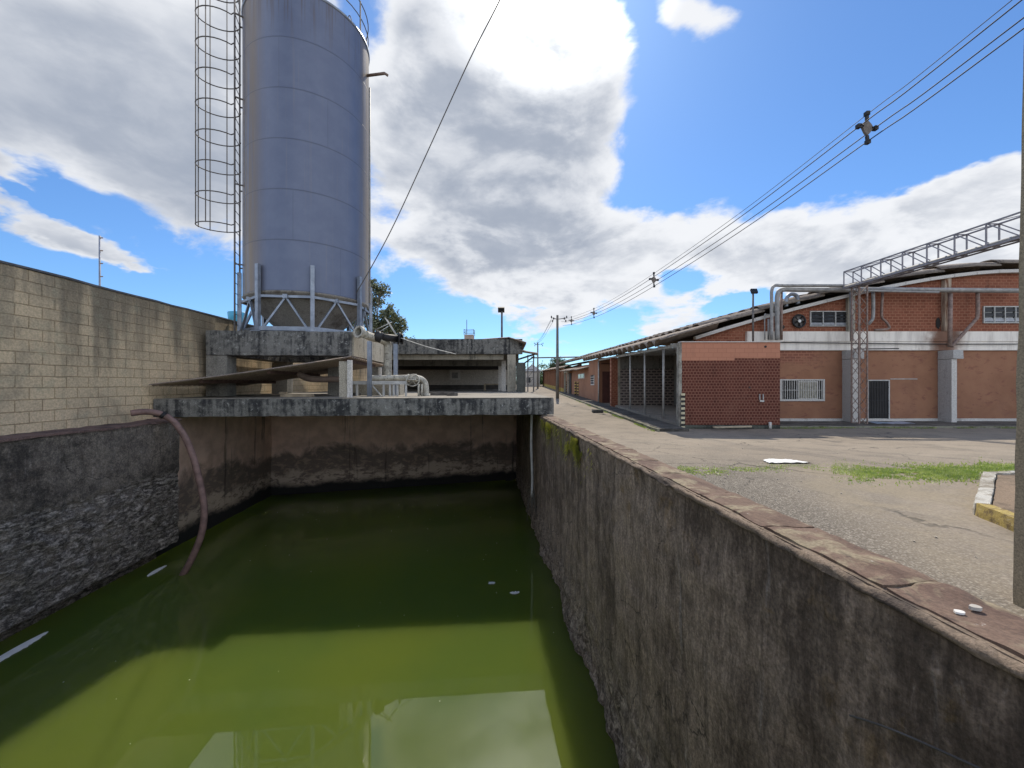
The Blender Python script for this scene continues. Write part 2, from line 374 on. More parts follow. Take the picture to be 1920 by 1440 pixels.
def m_tankwall(name, left=False):
    m, N = new_mat(name); p = position(N, -TH); u, v, z = N.sep(p)
    st = N.noise(scaled(N, p, 5, 5, .45), 1.0, 8, .65, .4); st2 = N.noise(scaled(N, p, 13, 13, .9), 1.0, 6, .65)
    big = N.noise(p, .8, 6, .62, .3); mid = N.noise(p, 6, 8, .68); fine = N.noise(p, 45, 6, .7)
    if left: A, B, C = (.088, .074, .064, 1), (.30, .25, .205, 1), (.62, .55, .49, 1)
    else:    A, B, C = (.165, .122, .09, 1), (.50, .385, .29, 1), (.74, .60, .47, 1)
    k = N.m('ADD', N.m('MULTIPLY', st, .45), N.m('ADD', N.m('MULTIPLY', big, .35), N.m('MULTIPLY', mid, .3)))
    if left: k = N.m('ADD', N.m('MULTIPLY', st, .16), N.m('ADD', N.m('MULTIPLY', big, .48), N.m('MULTIPLY', mid, .46)))
    c = N.mix(N.mr(k, .46, .66), A, B)
    low = N.mr(N.m('ADD', z, N.m('MULTIPLY', big, .5 if left else 1.2)), .40 if left else -.05, .18 if left else -1.1)      # rougher, paler lower zone
    rub = N.mr(N.noise(scaled(N, p, 1, .55, 1.5) if left else scaled(N, p, 1, 1, 1.6), 13 if left else 8, 9, .72, .25 if left else .8), .42, .58)
    c = N.mix(N.m('MULTIPLY', N.m('MULTIPLY', low, rub), .85), c, C)
    c = N.mix(N.m('MULTIPLY', N.mr(st2, .60, .74), .45), c, (.46, .42, .39, 1))      # pale runs
    c = N.mix(N.m('MULTIPLY', N.mr(N.noise(p, 19, 7, .75, .5), .64, .74), .5), c, (.62, .59, .55, 1))  # lichen specks
    och = N.m('MULTIPLY', N.mr(N.noise(p, 2.6, 6, .7, .4), .54, .70), N.mr(z, .1, 1.0))
    if not left: c = N.mix(N.m('MULTIPLY', och, .55), c, (.30, .175, .035, 1))
    else: c = N.mix(N.m('MULTIPLY', och, .4), c, (.10, .065, .045, 1))
    grn = N.m('MULTIPLY', N.mr(N.noise(p, 1.7, 6, .65), .5, .7), N.mr(z, -.4, -1.6))
    c = N.mix(N.m('MULTIPLY', grn, .35), c, (.07, .08, .03, 1))
    if not left:
        ms = N.m('MULTIPLY', N.mr(z, .35, 1.2), N.mr(v, 5.2, 8.2)); ms = N.m('MULTIPLY', ms, N.mr(N.noise(scaled(N, p, 6, 6, .8), 1.3, 7, .7), .46, .6))
        c = N.mix(N.m('MULTIPLY', ms, .85), c, (.26, .27, .03, 1))
    fs = N.noise(scaled(N, p, 26, 26, 26), 1.0, 6, .72, .3) if left else N.noise(scaled(N, p, 30, 30, 7), 1.0, 7, .72, .6)
    c = N.mix(N.mr(fs, .36, .62), N.mix(.42, c, (0, 0, 0, 1)), c)
    c = N.mix(N.m('MULTIPLY', N.mr(fs, .58, .72), .4), c, (.5, .43, .36, 1))
    c = N.mix(N.mr(fine, .32, .68), N.mix(.5, c, (0, 0, 0, 1)), c)
    ck = N.n('TexVoronoi', {'Vector': N.vm('ADD', scaled(N, p, 1, 1, 1.3), N.vm('MULTIPLY', N.noise(p, 2.2, 5, .6, 0, True), (.5, .5, .5))), 'Scale': .75}, feature='DISTANCE_TO_EDGE').outputs[0]
    ckf = N.m('MULTIPLY', N.mr(ck, .008, .002), N.mr(big, .5, .58))
    c = N.mix(N.m('MULTIPLY', ckf, .7), c, (.02, .017, .014, 1))
    h = N.m('ADD', N.m('MULTIPLY', mid, 1.0), N.m('ADD', N.m('MULTIPLY', fine, .5), N.m('MULTIPLY', N.m('MULTIPLY', low, rub), .8)))
    finish(N, c, .95, h, .8, .035); return m
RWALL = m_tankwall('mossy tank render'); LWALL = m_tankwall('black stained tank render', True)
def m_farwall():
    m, N = new_mat('peeling tank plaster'); p = position(N, -TH); u, v, z = N.sep(p)
    wb = N.m('MULTIPLY', N.m('SUBTRACT', N.noise(p, 1.1, 7, .62, .5), .5), 1.7)
    zz = N.m('ADD', z, wb)
    rough = N.noise(scaled(N, p, 1, 1, 2.2), 3.2, 9, .7, .4)
    c = N.mix(N.mr(N.noise(p, 2.5, 6, .6), .35, .65), (.58, .40, .31, 1), (.74, .53, .42, 1))
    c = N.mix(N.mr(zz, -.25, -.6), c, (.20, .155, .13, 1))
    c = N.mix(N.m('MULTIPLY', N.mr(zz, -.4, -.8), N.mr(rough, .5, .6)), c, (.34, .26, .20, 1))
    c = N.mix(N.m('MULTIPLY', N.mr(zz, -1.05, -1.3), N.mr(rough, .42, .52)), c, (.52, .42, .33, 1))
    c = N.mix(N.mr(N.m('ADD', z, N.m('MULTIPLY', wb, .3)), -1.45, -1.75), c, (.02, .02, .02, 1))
    st = N.noise(scaled(N, p, 3.2, 3.2, .15), 1.0, 5, .6)
    c = N.mix(N.m('MULTIPLY', N.mr(st, .60, .70), .7), c, (.03, .028, .026, 1))
    finish(N, c, .95, rough, .7, .03); return m
FARW = m_farwall()
def m_coping():
    m, N = new_mat('sandstone coping'); p = position(N, -TH)
    a = N.noise(scaled(N, p, 2.2, 1, 2), 1.8, 8, .65, .7); b = N.noise(p, 9, 8, .7, .3); f = N.noise(p, 60, 5, .65)
    rnd = N.n('ObjectInfo').outputs['Random']
    c = N.mix(N.mr(a, .35, .65), (.10, .058, .044, 1), (.185, .122, .09, 1))
    c = N.mix(N.m('MULTIPLY', rnd, .35), c, (.20, .145, .10, 1))
    c = N.mix(N.m('MULTIPLY', N.mr(N.noise(p, 4.5, 7, .65, .5), .49, .62), .85), c, (.30, .25, .165, 1))
    c = N.mix(N.m('MULTIPLY', N.mr(b, .56, .7), .7), c, (.06, .042, .036, 1))
    c = N.mix(N.m('MULTIPLY', N.mr(N.noise(p, 14, 6, .7), .66, .72), .8), c, (.55, .53, .48, 1))
    c = N.mix(N.mr(f, .3, .7), N.mix(.35, c, (0, 0, 0, 1)), c)
    h = N.m('ADD', N.m('MULTIPLY', b, .8), N.m('MULTIPLY', f, .35))
    finish(N, c, .9, h, .6, .015); return m
COPING = m_coping()
MORTAR = m_stained('pinkish lime mortar', (.27, .205, .15, 1), (.09, .07, .058, 1), (.35, .30, .24, 1), 2.5, .1, .5, .4, .7)
def m_ground():
    m, N = new_mat('worn asphalt'); p = position(N); x, y, z = N.sep(p)
    big = N.noise(p, .16, 6, .6, .3); mid = N.noise(p, 1.1, 7, .62, .3); fine = N.noise(p, 24, 6, .7)
    vor = N.n('TexVoronoi', {'Vector': p, 'Scale': 55.0}, feature='F1'); vd, vcol = vor.outputs[0], vor.outputs[1]
    vr = N.sep(vcol)[0]
    c = N.mix(N.mr(big, .35, .65), (.235, .195, .148, 1), (.30, .253, .195, 1))
    c = N.mix(N.m('MULTIPLY', N.mr(mid, .45, .7), .5), c, (.115, .10, .082, 1))
    # coarse stone chippings by the tank, dusty track further right
    e = N.m('ADD', x, N.m('MULTIPLY', N.m('SUBTRACT', mid, .5), 1.2))
    e = N.m('SUBTRACT', e, N.m('MULTIPLY', N.m('SUBTRACT', y, 3.0), .36))
    near = N.m('MULTIPLY', N.mr(e, 5.0, 2.2), N.mr(y, 10.5, 6.5))
    ag = N.mix(vr, (.035, .032, .028, 1), (.46, .42, .35, 1))
    ag = N.mix(N.mr(vd, .35, .62), ag, (.04, .036, .032, 1))
    c = N.mix(N.m('MULTIPLY', N.mr(vr, .55, .95), .25), c, (.40, .37, .31, 1))
    c = N.mix(N.m('MULTIPLY', near, .72), c, ag)
    dust = N.m('MULTIPLY', N.m('MULTIPLY', N.mr(e, 3.2, 4.2), N.mr(y, 8.5, 7.0)), N.mr(N.noise(p, .9, 6, .6), .36, .6))
    c = N.mix(N.m('MULTIPLY', dust, .75), c, (.27, .225, .155, 1))
    crk = N.n('TexVoronoi', {'Vector': N.vm('ADD', p, N.vm('MULTIPLY', N.noise(p, 1.5, 4, .6, 0, True), (.9, .9, 0))), 'Scale': .42}, feature='DISTANCE_TO_EDGE').outputs[0]
    ck = N.m('MULTIPLY', N.mr(crk, .010, .002), N.mr(N.noise(p, .35, 3, .5), .46, .6))
    c = N.mix(N.m('MULTIPLY', ck, .8), c, (.045, .04, .034, 1))
    c = N.mix(N.m('MULTIPLY', N.mr(N.noise(p, .55, 7, .65, .8), .62, .70), .45), c, (.10, .092, .082, 1))
    c = N.mix(N.mr(fine, .3, .7), N.mix(.28, c, (0, 0, 0, 1)), c)
    h = N.m('ADD', N.m('MULTIPLY', N.m('SUBTRACT', 1, vd), N.m('MULTIPLY_ADD', near, .9, .25)), N.m('MULTIPLY', fine, .4))
    h = N.m('SUBTRACT', h, ck)
    finish(N, c, .93, h, .55, .012); return m
GROUND = m_ground()
SIDEW = m_stained('damp dark paving', (.16, .145, .125, 1), (.06, .055, .048, 1), (.24, .22, .19, 1), 1.2, .1, .6, .3, .4)
SOIL = m_stained('brown packed soil', (.27, .195, .13, 1), (.15, .11, .075, 1), (.34, .28, .2, 1), 1.5, .1, .4, .3, .5)
def m_water():
    m, N = new_mat('murky green water'); p = position(N)
    g = N.noise(p, .35, 4, .5)
    c = N.mix(N.mr(g, .3, .7), (.094, .122, .018, 1), (.072, .108, .020, 1))
    h = N.noise(p, 1.3, 3, .5)
    finish(N, c, .015, h, .04, .02, spec=.85, IOR=1.40, **{'Subsurface Weight': 1.0, 'Subsurface Radius': (1.0, 1.0, .6), 'Subsurface Scale': 3.4})
    return m
WATER = m_water()
def m_silo():
    m, N = new_mat('weathered silo paint'); p = position(N); x, y, z = N.sep(p)
    cx, cy = SILO.x, SILO.y
    ang = N.m('ARCTAN2', N.m('SUBTRACT', x, cx), N.m('SUBTRACT', cy, y))     # 0 faces -Y
    st = N.noise(scaled(N, p, 6, 6, .16), 1.0, 7, .65, .2); st2 = N.noise(scaled(N, p, 16, 16, .3), 1.0, 6, .6); n = N.noise(p, 2.2, 6, .6)
    c = N.mix(N.mr(n, .35, .65), (.108, .130, .198, 1), (.122, .145, .213, 1))
    # brown weathering on the flanks and under the rim
    fl = N.m('MAXIMUM', N.mr(N.m('ADD', ang, N.m('MULTIPLY', st, .5)), .10, -.22), N.mr(N.m('SUBTRACT', ang, N.m('MULTIPLY', st, .4)), 1.02, 1.36))
    c = N.mix(N.m('MULTIPLY', fl, N.mr(st, .25, .6)), c, (.16, .115, .07, 1))
    rim = N.m('MULTIPLY', N.mr(z, E(9.6), E(11.3)), N.mr(st2, .50, .64))
    c = N.mix(N.m('MULTIPLY', rim, .75), c, (.085, .06, .05, 1))
    run = N.m('MULTIPLY', N.mr(st2, .56, .70), .22)
    c = N.mix(run, c, (.20, .19, .19, 1))
    # horizontal weld lines
    t = N.m('FRACT', N.m('DIVIDE', N.m('SUBTRACT', z, E(2.68)), 1.445)); w = N.m('MINIMUM', t, N.m('SUBTRACT', 1, t))
    seam = N.mr(w, .016, .006)
    row = N.m('FLOOR', N.m('DIVIDE', N.m('SUBTRACT', z, E(2.68)), 1.445))
    ta = N.m('FRACT', N.m('ADD', N.m('DIVIDE', ang, 1.9), N.m('MULTIPLY', row, .37))); wa = N.m('ABSOLUTE', N.m('SUBTRACT', ta, .5))
    vs_ = N.mr(wa, .0035, .001)
    c = N.mix(N.m('MULTIPLY', N.m('MAXIMUM', seam, N.m('MULTIPLY', vs_, .6)), .5), c, (.05, .055, .075, 1))
    h = N.m('ADD', N.m('MULTIPLY', n, .6), N.m('MAXIMUM', seam, vs_))
    finish(N, c, .42, h, .25, .02, metal=.25, spec=.5); return m
def m_wallbrick(name, c1, c2, cm, w, h, mortar, yz=False, plain=None, seed=0.0, dirt=.4):
    m, N = new_mat(name); p = position(N); x, y, z = N.sep(p)
    q = N.xyz(y if yz else x, z, 0)
    c, fac = brick_tex(N, q, w, h, mortar, c1, c2, cm)
    n = N.noise(p, .9, 7, .62, .4); fine = N.noise(p, 20, 6, .65)
    c = N.mix(N.m('MULTIPLY', N.mr(n, .5, .75), .35), c, cm)
    c = N.mix(N.m('MULTIPLY', N.mr(N.noise(scaled(N, p, 2, 2, .5), 1.0, 6, .6), .55, .75), dirt), c, tuple(v*.35 for v in c1[:3])+(1,))
    c = N.mix(N.mr(fine, .3, .7), N.mix(.25, c, (0, 0, 0, 1)), c)
    finish(N, c, .92, N.m('ADD', fac, N.m('MULTIPLY', fine, .3)), .8, .03); return m
PATBRICK = m_wallbrick('pattern brick', (.095, .024, .016, 1), (.135, .038, .025, 1), (.27, .125, .085, 1), .155, .134, .019)
GABLE = m_wallbrick('gable brick', (.23, .075, .042, 1), (.30, .105, .06, 1), (.40, .19, .115, 1), .30, .155, .018)
GREYBRICK = m_wallbrick('shadowed grey hollow brick', (.09, .075, .07, 1), (.12, .10, .09, 1), (.34, .28, .24, 1), .42, .21, .055)  # dark hole cells with paler grey mortar
SIDEBRICK = m_wallbrick('side wall brick', (.26, .09, .055, 1), (.30, .11, .065, 1), (.42, .19, .12, 1), .30, .16, .014, True)
def m_terracotta(name='terracotta render', worn=True):
    m, N = new_mat(name); p = position(N); x, y, z = N.sep(p)
    n = N.noise(p, .7, 7, .62, .3); n2 = N.noise(p, 4, 7, .65); fine = N.noise(p, 30, 5, .6)
    c = N.mix(N.mr(n, .35, .65), (.27, .13, .075, 1), (.33, .163, .094, 1))
    if worn:
        q = N.xyz(x, z, 0); bc, fac = brick_tex(N, q, .3, .15, .02, (.20, .075, .05, 1), (.25, .095, .06, 1), (.37, .17, .11, 1))
        top = N.mr(N.m('ADD', z, N.m('MULTIPLY', N.m('SUBTRACT', n2, .5), 1.5)), 3.0, 3.5)
        lf = N.mr(x, 17.5, 15.5); k = N.m('MULTIPLY', N.m('MULTIPLY', top, lf), N.mr(N.noise(p, 1.4, 6, .6), .32, .45))
        c = N.mix(N.m('MULTIPLY', k, .85), c, bc)
        c = N.mix(N.m('MULTIPLY', N.mr(N.noise(scaled(N, p, 1, 1, 2.2), 2.2, 7, .66, .4), .55, .64), .7), c, (.21, .085, .06, 1))
    c = N.mix(N.m('MULTIPLY', N.mr(N.noise(p, .8, 5, .6), .5, .75), .3), c, (.20, .10, .07, 1))
    c = N.mix(N.m('MULTIPLY', N.mr(fine, .5, .75), .25), c, (.2, .1, .07, 1))
    finish(N, c, .9, N.m('ADD', n2, N.m('MULTIPLY', fine, .4)), .25, .02); return m
TERRA = m_terracotta(); TERRAP = m_terracotta('smooth terracotta render', False)
def m_band():
    m, N = new_mat('stained white band'); p = position(N); x, y, z = N.sep(p)
    st = N.noise(scaled(N, p, 3, 3, .4), 1.0, 7, .62); n = N.noise(p, 1.2, 7, .65)
    c = N.mix(N.mr(st, .3, .6), (.60, .55, .49, 1), (.84, .79, .71, 1))
    c = N.mix(N.m('MULTIPLY', N.mr(n, .58, .72), .5), c, (.36, .31, .27, 1))
    rx = N.mr(N.m('ABSOLUTE', N.m('ADD', N.m('SUBTRACT', x, 23.2), N.m('MULTIPLY', N.m('SUBTRACT', n, .5), 1.6))), 1.25, .3)
    c = N.mix(N.m('MULTIPLY', rx, .9), c, (.17, .06, .022, 1))
    finish(N, c, .85, n, .2, .02); return m
BAND = m_band()
def m_rust():
    m, N = new_mat('rust stained pilaster'); p = position(N); n = N.noise(scaled(N, p, 4, 4, .6), 1.0, 7, .65)
    c = N.mix(N.mr(n, .40, .62), (.13, .05, .022, 1), (.42, .34, .26, 1)); finish(N, c, .9, n, .3, .02); return m
RUSTP = m_rust()

# ================================================================== GROUND, WATER, TANK
WZ = E(-4.11); UR, UL, VN, VS, CZ = 1.57, -7.10, .40, 9.9, E(-.80)
def build_ground():
    us = [-700, -300, -120, -60, -30, -15, -7.8, 1.80] + [1.8+.6*i for i in range(1, 30)] + [22, 30, 45, 70, 120, 300, 700]
    vs_ = [-700, -200, -60, -20, -8, -3, -.2] + [.5*i for i in range(0, 35)] + [17.2] + [18+i for i in range(0, 20)] + [40, 45, 50, 60, 70, 80, 90, 100, 110, 130, 200, 400, 900]
    vs_ = sorted(set(vs_)); us = sorted(set(us))
    b = MB(); g = {}
    def gv(i, j):
        if (i, j) not in g:
            p = T(us[i], vs_[j], 0); p.z = gz(p.x, p.y) + .02*fbm((p.x*.25, p.y*.25, 0)); g[(i, j)] = b.bm.verts.new(p)
        return g[(i, j)]
    for i in range(len(us)-1):
        for j in range(len(vs_)-1):
            if us[i] >= -7.81 and us[i+1] <= 1.81 and vs_[j] >= -.21 and vs_[j+1] <= 17.21: continue
            f = b.bm.faces.new((gv(i, j), gv(i+1, j), gv(i+1, j+1), gv(i, j+1))); f.smooth = True
    tag(b.build('ground', GROUND), kind='structure')
build_ground()
w = MB(); w.bx(-8.2, UR+.2, -.1, 17.1, WZ-3.9, WZ, T)
tag(w.build('water', WATER), kind='structure')
b = MB(); b.bx(-8.4, 2.2, -.4, 17.4, WZ-4.25, WZ-4.0, T)
tag(b.build('tank_floor', GREYCONC), kind='structure')

# right wall of the tank: uneven inner face, solid body, sandstone coping in slabs
tw = thing('tank_wall', 'long dark mossy tank wall with sandstone coping between the green water and the road', 'wall', T(UR, 3, WZ-1.4))
b = MB()
def rw(i, j):
    v = -.4 + 17.4*i; z = WZ-.5 + (CZ-.055-(WZ-.5))*j
    low = sst(WZ+1.3, WZ-.1, z)
    n = .022*fbm((v*1.6, z*1.6, 3)) + (.012+.05*low)*fbm((v*5, z*5, 7), 5) + .10*low*(.5+fbm((v*.7, z*.5, 1)))
    return T(UR - n, v, z)
b.grid(rw, 348, 62, True)
b.bx(UR+.06, 1.86, -.4, 17.2, WZ-1.4, CZ-.06, T)
b.build('wall_body', RWALL, tw)
b = MB()                                                                  # rough mortar bed with a lip along the inner edge
def lip(i, j):
    v = -.4+10.4*i; a = j*math.pi*1.15-.5
    r = .030+.014*fbm((v*5, j*2, 0), 5)+.010*fbm((v*17, j*3, 4), 4)
    return T(UR+.012-r*math.cos(a)*1.0, v, CZ-.040+r*math.sin(a)*.85)
b.grid(lip, 340, 8, True)
b.bx(UR+.01, 1.865, -.4, 10.0, CZ-.061, CZ-.013, T)
b.build('mortar_bed', MORTAR, tw)
joints = [.12, .78, 1.43, 2.06, 2.73, 3.38, 3.97, 4.62, 5.25, 5.95, 6.6, 7.25, 7.9, 8.55, 9.2, 9.88]
slant = [random.uniform(-.03, .03) for _ in joints]
for k in range(len(joints)-1):
    v0, v1 = joints[k]+.004, joints[k+1]-.005; b = MB()
    a0, a1 = slant[k], slant[k+1]; dz = random.uniform(-.002, .002); tl = random.uniform(-.002, .002)
    def sl_(u, v, z, v0=v0, v1=v1, a0=a0, a1=a1, dz=dz, tl=tl):
        t = (v-v0)/(v1-v0); c = (u-1.72)/.15
        return T(u+.006*fbm((v*4, k, 2)), v + (1-t)*a0*c + t*a1*c + .02*fbm((u*9, k, v0))*(1 if (t < .02 or t > .98) else 0), z+dz+tl*c)
    b.rbx(UR+.028, 1.875, v0, v1, CZ-.034, CZ, .03, .010, sl_, 6.0, .004)
    b.build('coping_stone', COPING, tw)
# near wall, under the camera
b = MB(); b.rbx(-8.1, 1.56, .02, VN, WZ-1.4, CZ-.1, .35, .015, T)
tag(b.build('tank_wall', LWALL, loc=T(0, .2, WZ)), 'short end wall of the tank nearest the viewer, out of frame below', 'wall')

# left wall: front section with an undercut foot and a ledge, then the set-back section below the slab
tw = thing('tank_wall', 'left side tank wall with black stained upper half and rough pitted lower half', 'wall', T(UL, 5, WZ-1.4))
b = MB()
def lw(i, j):
    v = -.4 + 10.25*i; z = WZ+.40+(E(-.87)-(WZ+.40))*j
    low = sst(E(-1.95), E(-2.15), z)
    n = .02*fbm((v*1.4, z*1.4, 13)) + (.008+.045*low)*fbm((v*4.5, z*6, 17), 5) - .035*low
    return T(UL + n, v, z)
b.grid(lw, 205, 58, True)
b.bx(-7.74, UL-.09, -.4, 9.85, WZ+.41, E(-.875), T)
b.bx(-7.9, -7.62, -.4, 9.85, WZ-1.4, WZ+.405, T)
b.build('wall_body', LWALL, tw)
b = MB(); b.rbx(-7.75, UL+.035, -.4, 9.86, E(-.87), E(-.83), .08, .014, lambda u, v, z: T(u, v, z+.035*fbm((v*.8, u, 0))), 5)
b.build('coping', m_stained('dark reddish coping', (.22, .14, .12, 1), (.09, .06, .055, 1), (.4, .34, .30, 1), 2, .1, .5, .4, .5, rot=-TH), tw)
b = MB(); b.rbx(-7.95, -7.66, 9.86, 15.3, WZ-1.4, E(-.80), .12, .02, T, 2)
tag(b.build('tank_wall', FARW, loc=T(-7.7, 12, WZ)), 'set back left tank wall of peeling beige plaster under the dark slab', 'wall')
# far wall, oblique
fw = thing('tank_wall', 'far end tank wall of peeling pinkish plaster in shade beneath the slab', 'wall', T(-3, 16, WZ-1.4))
fp0, fp1 = T(-7.75, 15.0, 0), T(1.75, 16.75, 0)
fd = (fp1-fp0); fn = Vector((-fd.y, fd.x, 0)).normalized()
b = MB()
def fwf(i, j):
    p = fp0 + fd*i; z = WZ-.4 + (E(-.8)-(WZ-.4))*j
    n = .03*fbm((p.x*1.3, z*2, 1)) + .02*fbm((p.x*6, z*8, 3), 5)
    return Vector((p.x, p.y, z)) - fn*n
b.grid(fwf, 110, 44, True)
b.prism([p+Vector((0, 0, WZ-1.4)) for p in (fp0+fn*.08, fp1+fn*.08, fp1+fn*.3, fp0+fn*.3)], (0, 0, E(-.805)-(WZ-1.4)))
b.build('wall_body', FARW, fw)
q = fp0+fd*.952
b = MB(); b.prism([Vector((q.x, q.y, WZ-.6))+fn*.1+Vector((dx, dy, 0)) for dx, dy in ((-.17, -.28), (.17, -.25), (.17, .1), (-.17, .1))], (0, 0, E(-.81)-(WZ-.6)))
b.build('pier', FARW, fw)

# thin white slivers lying on the water along the left wall
for k, (v0, v1, u0, wd) in enumerate([(3.7, 5.15, -7.13, .10), (6.15, 7.05, -7.12, .12), (8.9, 9.4, -7.05, .05)]):  # flat white strips just above the water level
    b = MB(); n = 24
    pl = [T(u0+wd*(math.sin(math.pi*i/n)**.6)*(.55+.4*fbm((i*.45, k, 0))), v0+(v1-v0)*i/n, WZ+.006) for i in range(n+1)]
    pr = [T(u0-.03-.05*math.sin(math.pi*i/n), v0+(v1-v0)*i/n, WZ+.006) for i in range(n, -1, -1)]
    b.prism(pl+pr[1:-1], (0, 0, .012))
    tag(b.build('foam_streak', SHEETW, loc=T(u0, v0, WZ)), ['long white scum streak on the water nearest the viewer by the left wall', 'shorter white scum streak on the water along the left wall, next one farther on', 'faint small scum streak on the water close to the brown hose'][k], 'foam', 'scum streaks along the left wall')
for k, (px, py, s) in enumerate([(922, 1094, .14), (965, 1112, .19)]):
    d = F*4.11/(py-720); c = at(px, py, d); b = MB()
    out = [(1, .1), (.7, .5), (.3, .35), (.1, .6), (-.3, .4), (-.9, .5), (-.7, 0), (-1, -.4), (-.3, -.5), (.2, -.35), (.6, -.5)]
    if k: out = [(-1, -.1), (-.5, -.45), (.1, -.55), (.7, -.3), (1, .15), (.75, .45), (.45, .1), (.15, .5), (-.05, .1), (-.45, .25)]
    b.prism([Vector((c.x+x*s*.5, c.y+y*s*.5, WZ+.004)) for x, y in out], (0, 0, .014))
    tag(b.build('floating_scrap', SHEETW, loc=(c.x, c.y, WZ)), ['small torn white scrap floating on dark water, left one of two', 'larger torn white scrap floating at the edge of the shadow, right one of two'][k], 'litter', 'white scraps on the water')

# hose hanging over the left wall into the water
hp = [(245, 775, 8.30), (272, 772, 8.45), (300, 776, 8.62), (325, 790, 8.72), (346, 818, 8.75), (362, 856, 8.74), (375, 905, 8.70), (383, 955, 8.64), (378, 1000, 8.56), (362, 1042, 8.48), (345, 1074, 8.42), (322, 1112, 8.35)]
h = thing('hose', 'reddish brown hose hanging over the left wall into the green water', 'hose', at(300, 776, 8.62))
MB().tube(curve([at(*p) for p in hp], 6), .066, 12).build('hose_pipe', HOSEM, h)
p0, p1 = at(303, 776.5, 8.63), at(309, 780, 8.66)
MB().tube([p0, p1], .075, 12).build('hose_strap', DARKM, h)

# pipe / root hanging in the far right corner, by the slab end
c = T(1.42, 10.6, 0)
h = thing('drain_pipe', 'thin pale drain pipe hanging at the right end of the slab with roots below', 'pipe', (c.x, c.y, E(-.8)))
MB().tube(curve([(c.x, c.y, E(-.8)), (c.x-.02, c.y, E(-1.6)), (c.x+.01, c.y+.02, E(-2.5)), (c.x, c.y, E(-3.1))], 5), .035, 8).build('pipe', PALESTEEL, h)
b = MB()
for k in range(26):
    a = random.uniform(0, 6.3); r = random.uniform(.02, .16); z0 = E(-random.uniform(2.7, 3.1))
    b.tube(curve([(c.x, c.y, z0), (c.x+math.cos(a)*r*.6, c.y+math.sin(a)*r*.6, z0-.2), (c.x+math.cos(a)*r, c.y+math.sin(a)*r, z0-random.uniform(.4, .75))], 3), .007, 4, r1=.003)
b.build('roots', m_plain('grey roots', (.16, .15, .125, 1), .3, 9, .9), h)

# ================================================================== CONCRETE DECK OVER THE TANK
b = MB(); b.rbx(-7.74, 1.90, VS, 17.05, E(-.795), E(-.36), .14, .012, T, 4.0, .012)
dk = b.build('concrete_deck', MOLD, loc=T(-3, VS, E(-.8))); tag(dk, 'wide mouldy black stained concrete slab bridging the far end of the tank', 'slab')
b = MB(); b.rbx(-7.72, 1.88, VS+.02, 17.04, E(-.362), E(-.348), .25, .003, T)
b.build('deck_top', MOLDTOP, dk)
DT = E(-.346)

# block wall on the left
bw = thing('block_wall', 'tall long wall of bare beige concrete blocks with dark runs, left of the tank', 'wall', T(-7.9, 9, 0))
b = MB(); b.rbx(-8.0, -7.76, -8, 30, WZ-.5, E(1.97), .5, .01, T, 1.0)
b.build('masonry', BLOCKS, bw)
b = MB(); b.rbx(-8.02, -7.74, -8, 30, E(1.972), E(2.01), .5, .012, T, 2.0)
b.build('wall_capping', m_plain('dark grey wall capping', (.13, .13, .14, 1), .3, 3, .9), bw)
# ================================================================== SILO
SC_ = T(-5.63, 13.43, 0); SILO = Vector((SC_.x, SC_.y, 0)); SR = 1.84; SB, ST_ = E(2.66), E(11.33)
SILOM = m_silo()
face = math.atan2(-SC_.y, -SC_.x)                                       # direction from the silo to the camera
def pol(r, a, z): return Vector((SC_.x+r*math.cos(a), SC_.y+r*math.sin(a), z))
# pedestal
U0, U1, V0, V1 = -7.6, -3.65, 11.46, 15.40; PB, PT = E(.80), E(1.50)
pd = thing('silo_pedestal', 'black stained concrete ring beam on columns carrying the silo', 'pedestal', T(-5.6, 13.4, DT))
b = MB(); bw_ = .55
b.rbx(U0, U1, V0, V0+bw_, PB, PT, .12, .012, T, 4, .012); b.rbx(U0, U1, V1-bw_, V1, PB, PT, .2, .01, T, 4)
b.rbx(U0+.002, U0+bw_, V0+bw_+.002, V1-bw_-.002, PB+.002, PT-.003, .2, .01, T, 4); b.rbx(U1-bw_, U1-.002, V0+bw_+.002, V1-bw_-.002, PB+.002, PT-.003, .12, .01, T, 4)
b.build('ring_beam', MOLD, pd)
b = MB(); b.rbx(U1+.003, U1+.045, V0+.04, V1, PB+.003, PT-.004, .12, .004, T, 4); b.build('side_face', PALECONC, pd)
for u, v in ((U0, V0+.02), (U0, V1-.5), (U1-.45, V1-.5), (U1-.9, V0+.6)):
    b = MB(); b.rbx(u, u+.56, v, v+.45, DT, PB, .15, .008, T, 3, .008); b.build('column', GREYCONC, pd)
si = thing('silo', 'tall blue grey cylindrical steel silo with rust runs on a braced frame', 'silo', (SC_.x, SC_.y, PT))
MB().lathe((SC_.x, SC_.y, 0), [(SR, SB), (SR, SB+3), (SR, SB+6), (SR, ST_)], 96).build('shell', SILOM, si)
MB().lathe((SC_.x, SC_.y, 0), [(SR+.01, ST_-.04), (SR+.03, ST_-.02), (SR+.03, ST_+.02), (SR-.1, ST_+.03), (.9, ST_+.35), (.02, ST_+.5)], 72).build('roof', STEEL, si)
MB().lathe((SC_.x, SC_.y, 0), [(SR-.004, SB+.02), (SR+.012, SB-.01), (SR-.02, SB-.05), (.24, E(1.08)), (.24, E(.95))], 72).build('hopper', m_stained('dull hopper steel', (.30, .28, .25, 1), (.14, .12, .10, 1), (.36, .35, .33, 1), 1.0, .3, .4, .2, .1, .7), si)
posts = [face+R(2)+k*R(45) for k in range(8)]
fr = None
